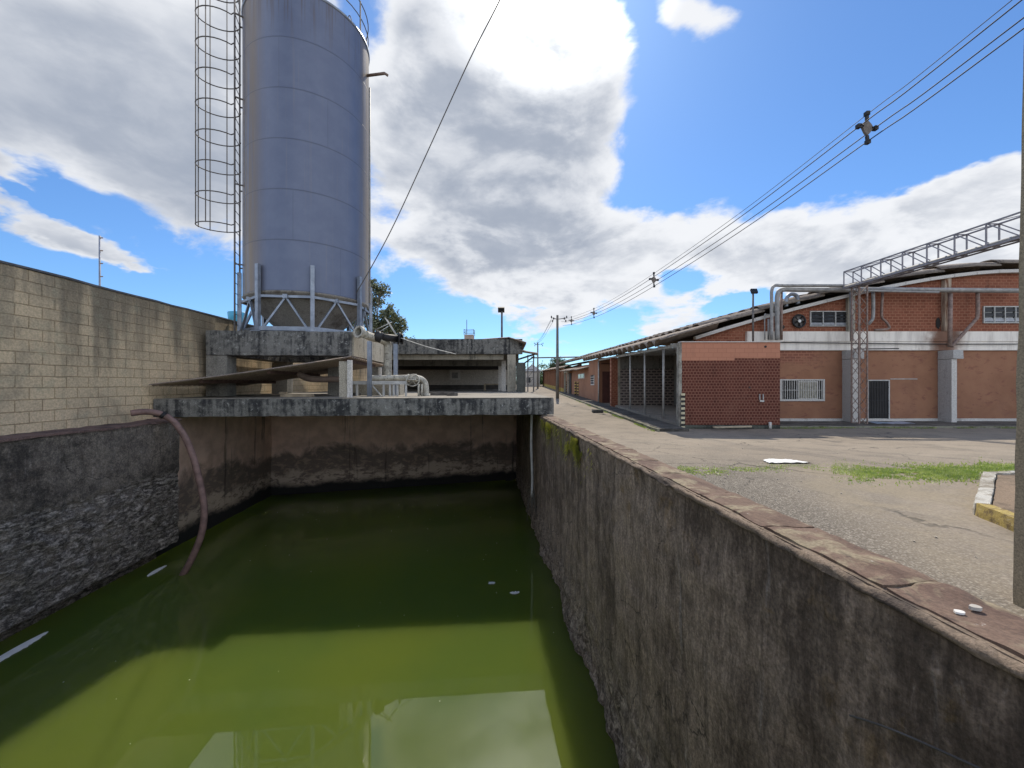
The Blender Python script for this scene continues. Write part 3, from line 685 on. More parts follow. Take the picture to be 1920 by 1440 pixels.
for a in posts:
    b = MB(); rr = SR+.075
    p = pol(rr, a, 0); t = Vector((-math.sin(a), math.cos(a), 0)); n = Vector((math.cos(a), math.sin(a), 0))
    for s in (-1, 1): b.prism([pol(0, 0, PT+.02)*0 + p + t*s*.044 + t*x + n*y + Vector((0, 0, PT)) for x, y in ((-.010, -.045), (.010, -.045), (.010, .045), (-.010, .045))], (0, 0, 1.92))
    b.prism([p + t*x + n*y + Vector((0, 0, PT+.002)) for x, y in ((-.053, .046), (.053, .046), (.053, .060), (-.053, .060))], (0, 0, 1.915))
    b.bx(p.x-.13, p.x+.13, p.y-.13, p.y+.13, PT-.004, PT+.012)
    b.build('support_post', STEEL, si)
up, lo = E(2.52), PT+.09
for nm_, dr, zz_, w1, h1 in (('base_ring', .08, lo, .10, .12), ('upper_ring', .05, up, .07, .07)):
    b = MB()
    for k in range(8): b.bar(pol(SR-.02+dr, posts[k], zz_), pol(SR-.02+dr, posts[(k+1) % 8], zz_), w1, h1)
    b.build(nm_, STEEL, si)
for k in range(8):
    b = MB(); a, a2 = posts[k], posts[(k+1) % 8]; rm = SR+.03; m_ = (pol(rm, a, up)+pol(rm, a2, up))/2
    for q in (pol(rm, a+R(4), lo), pol(rm, a2-R(4), lo)): b.bar(q+Vector((0, 0, .02)), m_+Vector((0, 0, -.01)), .065, .05)
    b.bx(m_.x-.07, m_.x+.07, m_.y-.07, m_.y+.07, up-.06, up+.06)
    b.build('brace', STEEL, si)
# caged ladder on the left flank
la = Vector((at(440, 720, 11.65).x, 11.65, 0)); lb = Vector((at(449.5, 720, 12.1).x, 12.1, 0))
ld = thing('caged_ladder', 'thin steel ladder with hooped safety cage up the left side of the silo', 'ladder', (la.x, la.y, PT))
for p in (la, lb): MB().bar((p.x, p.y, PT), (p.x, p.y, ST_+1.6), .034, .034).build('rail', STEELD, ld)
z = PT+.3
while z < ST_+1.2: MB().tube([(la.x, la.y, z), (lb.x, lb.y, z)], .010, 5).build('rung', STEELD, ld); z += .31
lc = (la+lb)/2; rad = (lc-Vector((SC_.x, SC_.y, 0))).normalized(); tg = (lb-la).normalized()
cage_c = lc + Vector((-.56, -.02, 0))
def hoop(a, z):
    p = cage_c + Vector((-1, -.10, 0)).normalized()*(-math.cos(a)*.57) + Vector((.02, 1, 0)).normalized()*math.sin(a)*.42
    return Vector((p.x, p.y, z))
A0, A1 = R(-26), R(386-52)
angs = [R(28)+i*R(304)/20 for i in range(21)]
for k in range(9):
    z = E(4.78+.905*k); b = MB()
    pts = [Vector((la.x, la.y, z))] + [hoop(-a, z) for a in angs] + [Vector((lb.x, lb.y, z))]
    if (pts[1]-pts[0]).length > (pts[-2]-pts[0]).length: pts = [pts[0]]+pts[1:-1][::-1]+[pts[-1]]
    b.tube(pts, .017, 5); b.build('cage_hoop', STEELD, ld)
for a in (95, 140, 180, 220, 265):
    p = hoop(R(a), 0); MB().bar((p.x, p.y, E(4.76)), (p.x, p.y, ST_+1.0), .03, .012).build('cage_strap', STEELD, ld)
for z in (E(3.6), E(6.0), E(8.6), E(11.1)):
    for p in (la, lb):
        b = MB(); q = Vector((SC_.x, SC_.y, 0)); dd = (p-q).normalized(); b.bar((p.x, p.y, z), (q.x+dd.x*SR, q.y+dd.y*SR, z), .035); b.build('wall_bracket', STEELD, ld)
# railing on the silo roof
rl = thing('silo_railing', 'thin dark guard rail around the top rim of the silo', 'railing', (SC_.x, SC_.y, ST_))
b = MB()
for z in (ST_+.55, ST_+1.05): b.tube([pol(SR-.02, k*2*math.pi/48, z) for k in range(48)], .016, 5, True)
b.build('guard_rail', STEELD, rl)
for k in range(8):
    p = pol(SR-.02, face+R(8)+k*R(45), ST_); MB().bar(p, p+Vector((0, 0, 1.08)), .035).build('railing_post', STEELD, rl)
b = MB()
for k in range(12):
    a = face+R(-52)+k*R(30); p = [pol(SR-.03, a-R(1.6), ST_), pol(SR-.03, a-R(1.6), ST_+.12), pol(SR-.03, a, ST_+.18), pol(SR-.03, a+R(1.6), ST_+.12), pol(SR-.03, a+R(1.6), ST_)]
    b = MB(); b.tube(curve(p, 3), .014, 5); b.build('lifting_lug', STEELD, si)
# overflow spout and downpipe on the right flank
ar = face+R(82)
ds = thing('silo_downpipe', 'pale rusty downpipe with a short spout on the right flank of the silo', 'pipe', pol(SR+.05, ar, PT))
MB().tube([pol(SR+.03, ar, SB+.15), pol(SR+.03, ar, E(10.3))], .03, 8).build('downpipe', PALESTEEL, ds)
p = pol(SR-.02, ar-R(12), E(10.42)); MB().tube([p, p+Vector((.62, -.05, .04)), p+Vector((.72, -.05, -.03))], .045, 8).build('spout', LATT, ds)
# dry weeds on the pedestal
b = MB(); rw2 = random.Random(5)
for k in range(170):
    px = rw2.choice((rw2.gauss(492, 10), rw2.uniform(455, 520))); q = at(px, 613, 11.35); q.z = PT; a = rw2.uniform(0, 6.3); l = rw2.uniform(.04, .16)
    b.face([q+Vector((-.01, 0, 0)), q+Vector((.01, 0, 0)), q+Vector((math.cos(a)*l*.6, math.sin(a)*l*.5, l))])
tag(b.build('dry_weeds', m_plain('dry weeds', (.12, .10, .06, 1), .5, 9, .9)), kind='stuff')
# stay cable
sp = at(668, 549, 11.6)
b = MB(); b.tube(curve([sp, at(700, 494, 11.35), at(740, 418, 11.0), at(800, 288, 10.4), at(880, 113, 9.5), at(940, -6, 8.6), at(1010, -160, 7.4), at(1200, -500, 5.2)], 6), .014, 5)
tag(b.build('stay_cable', STEELD, loc=sp), 'single thin cable rising diagonally from the silo frame into the sky', 'cable')

# ================================================================== CORRUGATED CANOPY
cn = thing('canopy', 'sloping corrugated sheet canopy over the deck below the silo pedestal', 'canopy', T(-4, 11, DT))
cA, cB, cC, cD = (-7.66, 9.68, E(-.02)), (-3.40, 10.6, E(.73)), (-3.40, 14.2, E(.68)), (-7.66, 13.4, E(-.02))
def canopy(off):
    def f(i, j):
        p = [(1-i)*((1-j)*cA[k]+j*cD[k]) + i*((1-j)*cB[k]+j*cC[k]) for k in range(3)]
        q = T(*p); q.z += .022*math.sin(j*2*math.pi*20) + off - .03*math.sin(i*math.pi)*(1-j); return q
    return f
b = MB(); b.grid(canopy(0), 14, 240, True); b.grid(canopy(-.012), 14, 240, True)
b.build('roof_sheet', ASBD, cn)
b = MB()
for t in (.22, .55, .97):
    pts = [T(cA[0]+(cB[0]-cA[0])*t, cA[1]+(cB[1]-cA[1])*t+.1, cA[2]+(cB[2]-cA[2])*t-.075), T(cA[0]+(cB[0]-cA[0])*t, 13.4, cA[2]+(cB[2]-cA[2])*t-.085)]
    b.bar(pts[0], pts[1], .07, .10)
b.build('purlin', m_plain('dark brown timber', (.07, .04, .03, 1), .3, 4, .85), cn)
b = MB(); b.rbx(-3.66, -3.44, 10.45, 10.75, DT, E(.60), .12, .008, T, 3, .006); b.build('column', PALECONC, cn)
b = MB(); b.bx(-3.435, -3.33, 10.42, 10.52, DT, E(.62), T); b.build('post', WHITEP, cn, bevel=.004)
b = MB(); b.bx(-3.50, -3.42, 13.8, 13.9, DT, E(.58), T); b.build('post', WHITEP, cn)
b = MB()
b.tube(curve([T(-5.0, 11.2, E(.28)), T(-4.75, 11.2, E(.16)), T(-4.45, 11.2, E(.13)), T(-3.7, 11.2, E(.13))], 5), .09, 10)
tag(b.build('duct_pipe', m_plain('brown duct', (.15, .11, .085, 1), .2, 4, .8), loc=T(-4.2, 11.2, DT)), 'bent brown duct hung under the corrugated canopy', 'pipe')
b = MB(); b.rbx(-5.35, -4.5, 10.9, 11.02, DT, DT+.07, .1, .012, T); b.rbx(-5.36, -5.22, 10.88, 11.05, DT+.07, DT+.13, .1, .012, T)
tag(b.build('timber_offcut', WOOD, loc=T(-5, 11, DT)), 'low weathered timber offcut lying on the deck under the canopy', 'timber')

# ================================================================== PUMP PIPEWORK ON THE DECK
pw = thing('pump_pipework', 'old flanged pump pipework on pale steel legs in front of the open shed', 'pipework', at(725, 743, 11.4))
pm = at(672, 622, 11.05)
b = MB(); b.tube(curve([at(684, 627, 11.2), at(700, 633, 11.6), at(716, 637, 11.9), at(726, 645, 12.1), at(727, 662, 12.1), at(727, 708, 12.1)], 7), .12, 14)
b.build('delivery_pipe', PIPEM, pw)
dv = (at(700, 633, 11.6)-pm).normalized()
b = MB()                                                              # open flange: ring wall with a dark bore
ax = dv; ux = ax.cross(Vector((0, 0, 1))).normalized(); uy = ux.cross(ax)
def ring(r, d): return [pm+ax*d+(ux*math.cos(k*math.pi/12)+uy*math.sin(k*math.pi/12))*r for k in range(24)]
rs = [ring(.11, .3), ring(.115, .02), ring(.12, -.01), ring(.175, -.012), ring(.178, .0), ring(.178, .07), ring(.12, .075)]
for A, B_ in zip(rs, rs[1:]):
    for k in range(24):
        f = b.bm.faces.new([b.bm.verts.new(p) for p in (A[k], A[(k+1) % 24], B_[(k+1) % 24], B_[k])])
bmesh.ops.remove_doubles(b.bm, verts=b.bm.verts, dist=1e-5)
b.build('flange', PIPEM, pw)
MB().face([p for p in ring(.112, .18)]).build('bore', DARKM, pw)
b = MB(); b.tube([at(700, 630, 11.7), at(752, 636, 12.1)], .11, 14); b.tube([at(703, 628, 11.6), at(716, 634, 11.65)], .16, 12); b.tube([at(746, 634, 12.0), at(749, 634.5, 12.02)], .19, 14); b.tube([at(752, 636, 12.1), at(754.5, 636, 12.12)], .17, 14)
b.build('motor', DARKM, pw)
b = MB(); b.tube(curve([at(690, 709, 11.45), at(720, 709, 11.45), at(765, 708, 11.45), at(785, 709, 11.45), at(796, 716, 11.45), at(799, 728, 11.45), at(799, 745, 11.45)], 6), .082, 12)
b.tube([at(799, 738, 11.45), at(799, 743.5, 11.45)], .12, 12)
b.build('suction_pipe', PIPEM, pw)
b = MB()
for dx in (0, 5):
    c = at(770+dx, 712, 11.35)
    b.tube([c+Vector((math.cos(k*math.pi/10)*.07, math.sin(k*math.pi/10)*.10, 0))+Vector((0, 0, 0)) for k in range(20)], .02, 6, True)
c = at(774, 713, 11.32); b.tube([c+Vector((math.cos(k*math.pi/12)*.19, .05*math.sin(k*math.pi/12), math.sin(k*math.pi/12)*.17)) for k in range(24)], .017, 6, True)
for k in range(3): b.tube([c+Vector((math.cos(k*math.pi/3)*.19, .05*math.sin(k*math.pi/3), math.sin(k*math.pi/3)*.17)), c-Vector((math.cos(k*math.pi/3)*.19, .05*math.sin(k*math.pi/3), math.sin(k*math.pi/3)*.17))], .011, 5)
b.tube([c, c+Vector((0, .18, 0))], .035, 8)
for k in range(2): c2 = at(766+k*14, 709, 11.45); b.tube([c2-Vector((.018, 0, 0)), c2+Vector((.018, 0, 0))], .125, 14)
b.build('valve_wheel', PIPEM, pw)
for px, d, top in ((693, 11.15, 640), (742, 11.9, 645)):
    b = MB(); q = at(px, 745, d); t = at(px, top, d)
    b.bx(q.x-.055, q.x+.055, q.y-.05, q.y-.04, DT, t.z); b.bx(q.x-.055, q.x-.045, q.y-.039, q.y+.05, DT, t.z-.002); b.bx(q.x+.045, q.x+.055, q.y-.039, q.y+.05, DT, t.z-.002)
    b.build('channel_post', STEEL, pw)
b = MB(); b.bar(at(643, 717.5, 11.2), at(762, 717.5, 11.2), .06, .10); b.bar(at(668, 718, 11.9), at(718, 718, 11.9), .05, .08)
for px in (646, 669, 719, 731, 738, 745, 761): q = at(px, 720, 11.2); b.bar((q.x, q.y+.02, DT), (q.x, q.y+.02, E(.0)), .05, .05)
q = at(697, 720, 11.25); b.bar(q+Vector((0, 0, -.02)), (q.x+.28, q.y, DT), .03)
b.build('support_frame', PALESTEEL, pw)
b = MB()
for px in (785, 791): q = at(px, 722, 11.2); b.tube([(q.x, q.y, DT), (q.x, q.y, E(.0))], .03, 8)
b.build('small_pipe', PIPEM, pw)
q = at(717, 730, 12.2); b = MB(); b.bx(q.x-1.1, q.x+.55, q.y, q.y+.5, DT, E(.02)); tag(b.build('pump_plinth', PALECONC, loc=q, bevel=.015), 'pale concrete plinth behind the pump pipework', 'plinth')
b = MB()
for px, d in ((640, 11.0), (660, 11.6), (810, 11.9), (845, 11.4)):
    q = at(px, 742, d); b.rbx(q.x-.12, q.x+.18, q.y, q.y+.2, DT, DT+.08, .05, .015)
q = at(820, 742, 11.6); b.bar((q.x-.55, q.y, DT+.06), (q.x+.5, q.y+.1, DT+.05), .06, .10)
tag(b.build('deck_rubble', m_plain('dark rubble', (.10, .09, .08, 1), .4, 8, .95, 0, .4), loc=at(760, 743, 11.4)), 'scattered dark rubble lying on top of the deck slab', 'rubble', kind='stuff')
# loose wires from the pump head
b = MB(); b.tube(curve([at(752, 634, 11.6), at(800, 650, 11.9), at(855, 664, 12.4)], 6), .011, 5)
for px, py, qx, qy in ((722, 596, 742, 622), (726, 600, 745, 624), (705, 618, 735, 598), (712, 622, 728, 606)): b.tube([at(px, py, 11.7), at(qx, qy+6, 11.6)], .014, 5)
tag(b.build('loose_wires', PALESTEEL, loc=at(752, 634, 11.6)), 'loose pale wires and rods sticking up from the dark pump motor', 'wires')

# ================================================================== OPEN CONCRETE SHED BEHIND THE DECK
sx0, sx1, sy = at(578, 0, 17.2).x, .47, 17.2
sh = thing('open_shed', 'low open concrete shed with stained flat beam and dark interior behind the deck', 'shed', (-3, sy, DT))
b = MB(); b.bx(sx0, sx1+.1, sy-.1, 27, -.2, DT-.01); b.build('floor', GREYCONC, sh)
b = MB(); b.rbx(sx0, sx1, sy, sy+.35, E(1.32), E(2.0), .12, .012, W, 3, .012); b.build('roof_beam', MOLD, sh)
b = MB(); b.bx(sx0, at(944, 0, 17.5).x, sy+.355, sy+.6, E(1.10), E(1.62)); b.build('inner_beam', PALECONC, sh)
b = MB(); b.bx(sx0, sx1-.1, sy+.36, 27, E(1.86), E(1.97)); b.bx(sx0, sx1-.12, 20.5, 20.8, E(.95), E(1.85)); b.build('ceiling', GREYCONC, sh)
b = MB(); b.bx(sx0, sx1-.2, 26.0, 26.2, DT-.009, E(1.855)); b.build('back_wall', PLASTER, sh)
b = MB(); b.bx(sx0, sx1-.3, 25.90, 25.99, DT-.008, DT+.28); b.build('wall_base', m_plain('dark damp wall base', (.07, .065, .06, 1), .3, 2, .9), sh)  # darker strip along the foot of the back wall
b = MB(); b.bx(sx0, sx1-.4, 25.85, 25.98, E(.95), E(1.85)); b.build('roof_clutter', INTD, sh)  # flat dark strip stands in for the dark interior under the roof
q = at(853, 703, 25.7); b = MB(); b.bx(q.x-.35, q.x+.35, q.y, q.y+.03, q.z-.33, q.z+.33); b.build('notice_board', WHITEP, sh)
q = at(853, 703.5, 25.69); b = MB(); b.bx(q.x-.2, q.x+.2, q.y, q.y+.01, q.z-.2, q.z+.18); b.build('notice_panel', m_plain('grey panel', (.25, .25, .24, 1), .2, 6, .6), sh)
x0, x1 = at(951, 0, sy).x, at(967, 0, sy).x
b = MB(); b.rbx(x0, x1, sy+.01, sy+.4, DT, E(1.315), .14, .008, W, 3, .01); b.build('column', PALECONC, sh)
for px, d in ((944.5, 18.4), (938, 20.6)):
    q = at(px, 0, d); b = MB(); b.bx(q.x-.10, q.x+.10, d, d+.2, DT, E(1.1)); b.build('column', WHITEP, sh)
x0, x1 = at(968, 0, 17.1).x, at(985, 0, 16.9).x
b = MB(); b.rbx(x0, x1, 16.7, 16.95, DT-.6, E(.92), .15, .008, W, 3); b.build('end_wall', m_stained('dark green grey render', (.12, .125, .11, 1), (.06, .062, .055, 1), (.2, .2, .18, 1), 1, .4, .5, .2, .3), sh)
b = MB(); b.bx(at(908, 0, 21).x, at(942, 0, 21).x, 21, 21.6, E(-.05), E(.02)); 
for px in (909, 940): b.bx(at(px, 0, 21).x-.05, at(px, 0, 21).x+.05, 21.05, 21.15, DT, E(-.055))
tag(b.build('bench', WOOD, loc=at(925, 735, 21)), 'low pale bench inside the open shed by the right column', 'bench')
# roof sheets flaring over the right end of the shed
def sheet(pts, n, amp, th, m, name, par):
    b = MB()
    def f(off):
        def g(i, j):
            p = [(1-i)*((1-j)*pts[0][k]+j*pts[3][k])+i*((1-j)*pts[1][k]+j*pts[2][k]) for k in range(3)]
            return Vector((p[0], p[1], p[2]+amp*math.sin(j*2*math.pi*n)+off))
        return g
    b.grid(f(0), 6, n*8, True); b.grid(f(-th), 6, n*8, True)
    return b.build(name, m, par)
sheet([at(905, 636, 17.3), at(955, 632.5, 17.1), at(955, 632.5, 17.1)+Vector((0, 9, .3)), at(905, 636, 17.3)+Vector((0, 9, .3))], 22, .03, .03, ASBD, 'roof_sheet', sh)
sheet([at(953, 632, 17.1), at(987, 642, 16.6), at(987, 642, 16.6)+Vector((0, 9, .25)), at(953, 632, 17.1)+Vector((0, 9, .3))], 22, .03, .03, ROOF, 'roof_sheet', sh)
sheet([at(966, 656, 17.25), at(1009, 662.5, 17.0), at(1006, 664, 24.0), at(972, 654, 24)], 22, .03, .04, ASBD, 'awning_sheet', sh)
b = MB(); b.bar(at(968, 675, 17.4), at(1003, 664, 17.3), .07); b.build('awning_strut', DARKM, sh)
b = MB(); b.bar(at(970, 690, 20), at(1002, 668, 20), .07); b.build('awning_strut', DARKM, sh)
q = at(879, 634, 24); b = MB(); b.rbx(q.x-.28, q.x+.28, 24, 24.6, E(1.9), E(3.05), .15, .01)
wt = thing('roof_vent_box', 'small rusty water box with railing standing on the shed roof', 'tank', (q.x, 24.3, E(1.9)))
b.build('box', m_plain('pale rusty box', (.38, .30, .25, 1), .2, 3, .8, 0, .2, (.22, .1, .06, 1), .35), wt)
b = MB()
for z in (3.2, 3.36): b.tube([(q.x-.3, 24, E(z)), (q.x+.3, 24, E(z)), (q.x+.3, 24.6, E(z)), (q.x-.3, 24.6, E(z))], .015, 5, True)
for dx, dy in ((-.3, 0), (.3, 0), (.3, .6), (-.3, .6)): b.tube([(q.x+dx, 24+dy, E(3.05)), (q.x+dx, 24+dy, E(3.38))], .015, 5)
b.tube([(q.x-.15, 24.2, E(3.05)), (q.x-.15, 24.2, E(4.0))], .02, 5)
b.build('railing', STEELD, wt)

# ================================================================== BRICK ANNEX (right, nearest)
AX0, AX1, AY = 7.9, 12.6, 18.3
an = thing('brick_annex', 'red brick annex with patterned front wall and open side bay on posts', 'annex', (10, AY, 0))
zp, zq, zt = E(1.10), E(1.21), E(2.0)
xs = at(1377, 0, AY).x
b = MB(); b.bx(AX0+.09, xs, AY, AY+.2, .18, zp); b.bx(xs+.001, AX1, AY, AY+.2, .18, zq); b.build('front_wall', PATBRICK, an)
b = MB(); b.prism([(AX0+.06, AY-.004, zp+.001), (xs, AY-.004, zp+.001), (xs, AY-.004, zq+.001), (AX1+.003, AY-.004, zq+.001), (AX1+.003, AY-.004, zt-.04), (AX0+.06, AY-.004, zt-.04)], (0, .205, 0))
def m_block_render():
    m, N = new_mat('painted block render'); p = position(N); x, y, z = N.sep(p)
    c, fac = brick_tex(N, N.xyz(x, z, 0), .42, .21, .008, (.47, .215, .135, 1), (.44, .20, .125, 1), (.33, .14, .09, 1))
    n = N.noise(p, 1.2, 6, .6); c = N.mix(N.m('MULTIPLY', N.mr(n, .5, .75), .4), c, (.36, .16, .10, 1))
    c = N.mix(N.m('MULTIPLY', N.mr(N.noise(scaled(N, p, 3, 3, .5), 1, 6, .6), .55, .7), .4), c, (.27, .13, .09, 1))
    finish(N, c, .9, N.m('ADD', fac, n), .3, .01); return m
b.build('upper_wall', m_block_render(), an)
b = MB(); b.bx(AX0, AX1+.05, AY-.05, AY+.25, zt-.038, zt); b.build('wall_capping', WHITEP, an)
b = MB(); b.rbx(AX0, AX1, AY-.06, AY+.2, -.05, .178, .12, .03, W, 3, .02); b.build('foundation', m_stained('mossy dark foundation', (.12, .125, .10, 1), (.045, .047, .04, 1), (.24, .24, .21, 1), 2, .1, .6, .3, .5), an)
b = MB(); b.rbx(AX0-.06, AX0+.085, AY-.02, AY+.28, 0, zt-.05, .1, .018, W, 3, .01); b.build('corner_post', m_stained('peeling white corner', (.46, .44, .38, 1), (.22, .20, .17, 1), (.55, .53, .48, 1), 1.5, .4, .5, .3, .3), an)
st = MB(); st2 = MB(); n = 15
for k in range(n):
    z0 = .02+k*.11; (st if k % 2 else st2).bx(AX0+.02, AX0+.20, AY-.075, AY-.064, z0, z0+.109)
g = st2.build('corner_guard', m_plain('chipped cream stripe', (.56, .50, .34, 1), .2, 8, .8), an); st.build('black_stripes', BLACKP, g)
for px, py, r in ((1435, 650, .055), (1405.5, 726.5, .04)):
    q = at(px, py, AY); MB().tube([(q.x, AY-.02, q.z), (q.x, AY-.006, q.z)], r, 14).build('wall_hole', DARKM, an)
b = MB()
for px in (1423.5, 1430): q = at(px, 744, AY); b.bx(q.x-.015, q.x+.015, AY-.06, AY-.003, q.z-.13, q.z+.13)
q = at(1427, 751, AY); b.bx(q.x-.1, q.x+.1, AY-.08, AY-.061, q.z-.06, q.z+.02); b.build('wall_bracket', PALESTEEL, an)
q = at(1444, 797, AY-.1); b = MB(); b.tube([(q.x, AY-.1, 0), (q.x, AY-.1, .32)], .06, 10); b.build('pipe_stub', WHITEP, an)
# open bay: floor, posts, back wall, inner wall, eave
b = MB(); b.rbx(AX0+.03, 12.45, AY+.3, 29.9, -.1, .22, .5, .012, lambda x, y, z: W(x, y, z+rz(y)), 2)
b.build('bay_floor', m_stained('dusty bay floor', (.33, .29, .24, 1), (.2, .18, .15, 1), (.42, .38, .32, 1), .8, .1, .3, .2, .2), an)
for px in (1243, 1208, 1181):
    d = (AX0+.05-.0)*F/(px-960); b = MB(); b.tube([(AX0+.08, d, .2+rz(d)), (AX0+.08, d, E(1.83)+rz(d))], .055, 10); b.build('bay_post', PALESTEEL, an)
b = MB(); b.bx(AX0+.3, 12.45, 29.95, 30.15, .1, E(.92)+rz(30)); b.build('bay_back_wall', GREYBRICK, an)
b = MB(); b.bx(AX0+.3, 12.45, 29.96, 30.14, E(.921)+rz(30), E(2.4)); b.bx(12.46, 12.58, AY+.21, 30.1, 0, E(2.0)); b.bx(12.46, 12.58, 21.35, 30.1, E(2.0)+.001, E(3.0)); b.build('bay_inner_wall', GREYCONC, an)
b = MB(); b.bar((AX0+.08, AY+.3, E(1.86)), (AX0+.08, 40, E(1.80)+rz(40)), .12, .14)
for k in range(7): y = 19.4+k*1.7; b.bar((AX0, y, E(1.93)+rz(y)), (12.4, y, E(1.98)+rz(y)), .06, .1)
b.build('eave_beam', PALESTEEL, an)
b = MB(); b.bx(AX0-.25, AX0+.25, 30.0, 30.4, .05, E(1.75)+rz(30)); b.build('brick_pier', GABLE, an)
b = MB(); b.bx(AX0+.251, AX0+.42, 29.9, 30.35, .05, E(1.75)+rz(30)); b.build('pier_edge', PALECONC, an)
b = MB(); b.bx(AX0, 9.6, 35.6, 35.8, .1, E(2.0)+rz(36)); b.bx(AX0, AX0+.2, 35.81, 40, .1, E(1.9)+rz(38)); b.build('side_wall', TERRAP, an)
b = MB(); b.bx(AX0+.35, AX0+1.1, 35.54, 35.59, .3, E(.75)+rz(36)); b.bx(AX0+.25, 9.4, 35.5, 35.585, E(1.42)+rz(36), E(1.50)+rz(36)); b.build('red_door', DOORR, an)
b = MB(); b.tube([(AX0-.05, 35.3, .3), (AX0-.05, 35.3, E(1.7)+rz(35))], .06, 8); b.build('bay_post', PALESTEEL, an)
v = MB(); d0, d1 = 37.3, 38.9
v.bx(AX0-.05, AX0-.002, d0, d1, E(-.55)+rz(38), E(.42)+rz(38)); f = v.build('wall_vent', WHITEP, an)
v = MB()
for k in range(4): z = E(-.42+.23*k)+rz(38); v.bx(AX0-.07, AX0-.051, d0+.15, d1-.15, z, z+.16)
v.build('vent_slats', INTD, f)

# ---------------------------------------------------------------- roofs
PROF = [(7.2, E(1.70)), (8.5, E(2.18)), (9.8, E(2.62)), (11.4, E(3.13)), (13.0, E(3.60)), (15, E(4.15)), (16.8, E(4.60)), (18.3, E(4.96)), (19.8, E(5.30)), (21, E(5.53)), (22.3, E(5.76)), (23.6, E(5.95)), (24.8, E(6.09)), (26, E(6.18)), (27.3, E(6.21))]
PROF += [(54.6-x, z) for x, z in PROF[-2::-1] if 54.6-x < 44]
def roof_z(x):
    for (a, za), (c, zc) in zip(PROF, PROF[1:]):
        if a <= x <= c: return za+(zc-za)*(x-a)/(c-a)
    return PROF[0][1] if x < PROF[0][0] else PROF[-1][1]
def wave(y, per=1.15): t = (y/per) % 1; return .34*(1-abs(2*t-1)**4.0) if t < .999 else 0
def roof(name, xa, xb, y0, y1, par, dy=.0958, row=3.2):
    """overlapping rows of big waved sheets, each row lapping over the one below it"""
    ny = int((y1-y0)/dy); nr = max(1, int(round((xb-xa)/row))); b = MB()
    for r in range(nr):
        x0, x1 = xa+(xb-xa)*r/nr, xa+(xb-xa)*(r+1)/nr+(.18 if r < nr-1 else 0); jit = [.04*fbm((r*3.1, k*1.7, 4)) for k in range(200)]
        g = []
        for th in (0, -.045):
            gg = []
            for i in range(6):
                t = i/5; x = x0+(x1-x0)*t
                row_ = []
                for j in range(ny+1):
                    y = y0+j*dy; k = int(y/1.15) % 200
                    row_.append(b.bm.verts.new((x - (.10*wave(y)/.34+jit[k])*(1-t), y, roof_z(x)+rz(y)+wave(y)+th+.15*(1-t)+.5*jit[k]+.03*fbm((x*.5, y*.35, 2)))))
                gg.append(row_)
            for i in range(5):
                for j in range(ny):
                    f = b.bm.faces.new((gg[i][j], gg[i+1][j], gg[i+1][j+1], gg[i][j+1])); f.smooth = True
            g.append(gg)
        for j in range(ny): b.bm.faces.new((g[0][0][j], g[0][0][j+1], g[1][0][j+1], g[1][0][j]))
        for i in range(5): b.bm.faces.new((g[0][i][0], g[0][i+1][0], g[1][i+1][0], g[1][i][0]))
    return b.build(name, ROOF, par)
roof('corrugated_roof', 7.2, 10.3, AY+.3, 40, an)

# ================================================================== FACTORY HALL WITH ARCHED ROOF
FY = 21.0
fa = thing('factory_hall', 'large terracotta factory hall with arched gable, white band and barred openings', 'factory', (27, FY, 0))
roof('corrugated_roof', 10.1, 26.1, FY-.25, 76, fa); roof('corrugated_roof', 26.0, 43.9, FY-.25, 76, fa, row=9)
roof('corrugated_roof', 8.4, 10.3, 40.2, 76, fa)
zb0, zb1 = E(1.81), E(2.82)
b = MB(); b.bx(12.6, 44, FY, FY+.3, .24, zb0); b.build('lower_wall', TERRA, fa)
b = MB(); b.rbx(12.62, 44, FY-.03, FY+.28, -.1, .239, .4, .012, W, 2); b.build('plinth', WHITEP, fa)
b = MB(); b.bx(12.61, 44, FY-.10, FY+.3, zb0+.001, E(2.255)); b.bx(12.61, 44, FY-.13, FY+.3, E(2.285), zb1); b.bx(12.61, 44, FY-.07, FY+.3, E(2.2551), E(2.2849)); b.build('white_band', BAND, fa)
b = MB(); poly = [(9.9, FY+.02, zb1-1.4), (12.6, FY+.02, zb1-1.4), (12.6, FY+.02, zb1+.001), (44, FY+.02, zb1+.001)]
pr = [(x, z-.10) for x, z in PROF if 9.9 < x < 44]
poly += [(44, FY+.02, roof_z(44)-.1)] + [(x, FY+.02, z) for x, z in pr[::-1]] + [(9.9, FY+.02, roof_z(9.9)-.1)]
b.prism(poly, (0, .25, 0)); b.build('gable_wall', GABLE, fa)
b = MB()
pv = [(x, z) for x, z in PROF if 9.7 < x < 44.1]
for (xa, za), (xb, zb_) in zip(pv, pv[1:]): b.bar((xa-.01, FY-.12, za-.16), (xb+.01, FY-.12, zb_-.16), .24, .17)
b.build('verge_board', WHITEP, fa)
b = MB(); b.bx(10, 10.2, 40, 76, 0, E(2.2)); b.bx(44.01, 44.2, FY, 76, 0, E(2.9)); b.bx(10, 44, 75.7, 75.9, 0, E(2.4)); b.build('hall_walls', TERRAP, fa)
PILSHADE = m_stained('grey white pilaster', (.56, .55, .53, 1), (.36, .35, .33, 1), (.66, .65, .62, 1), .8, .5, .2, .2, .2)  # grey puts the shade of the side faces into the colour
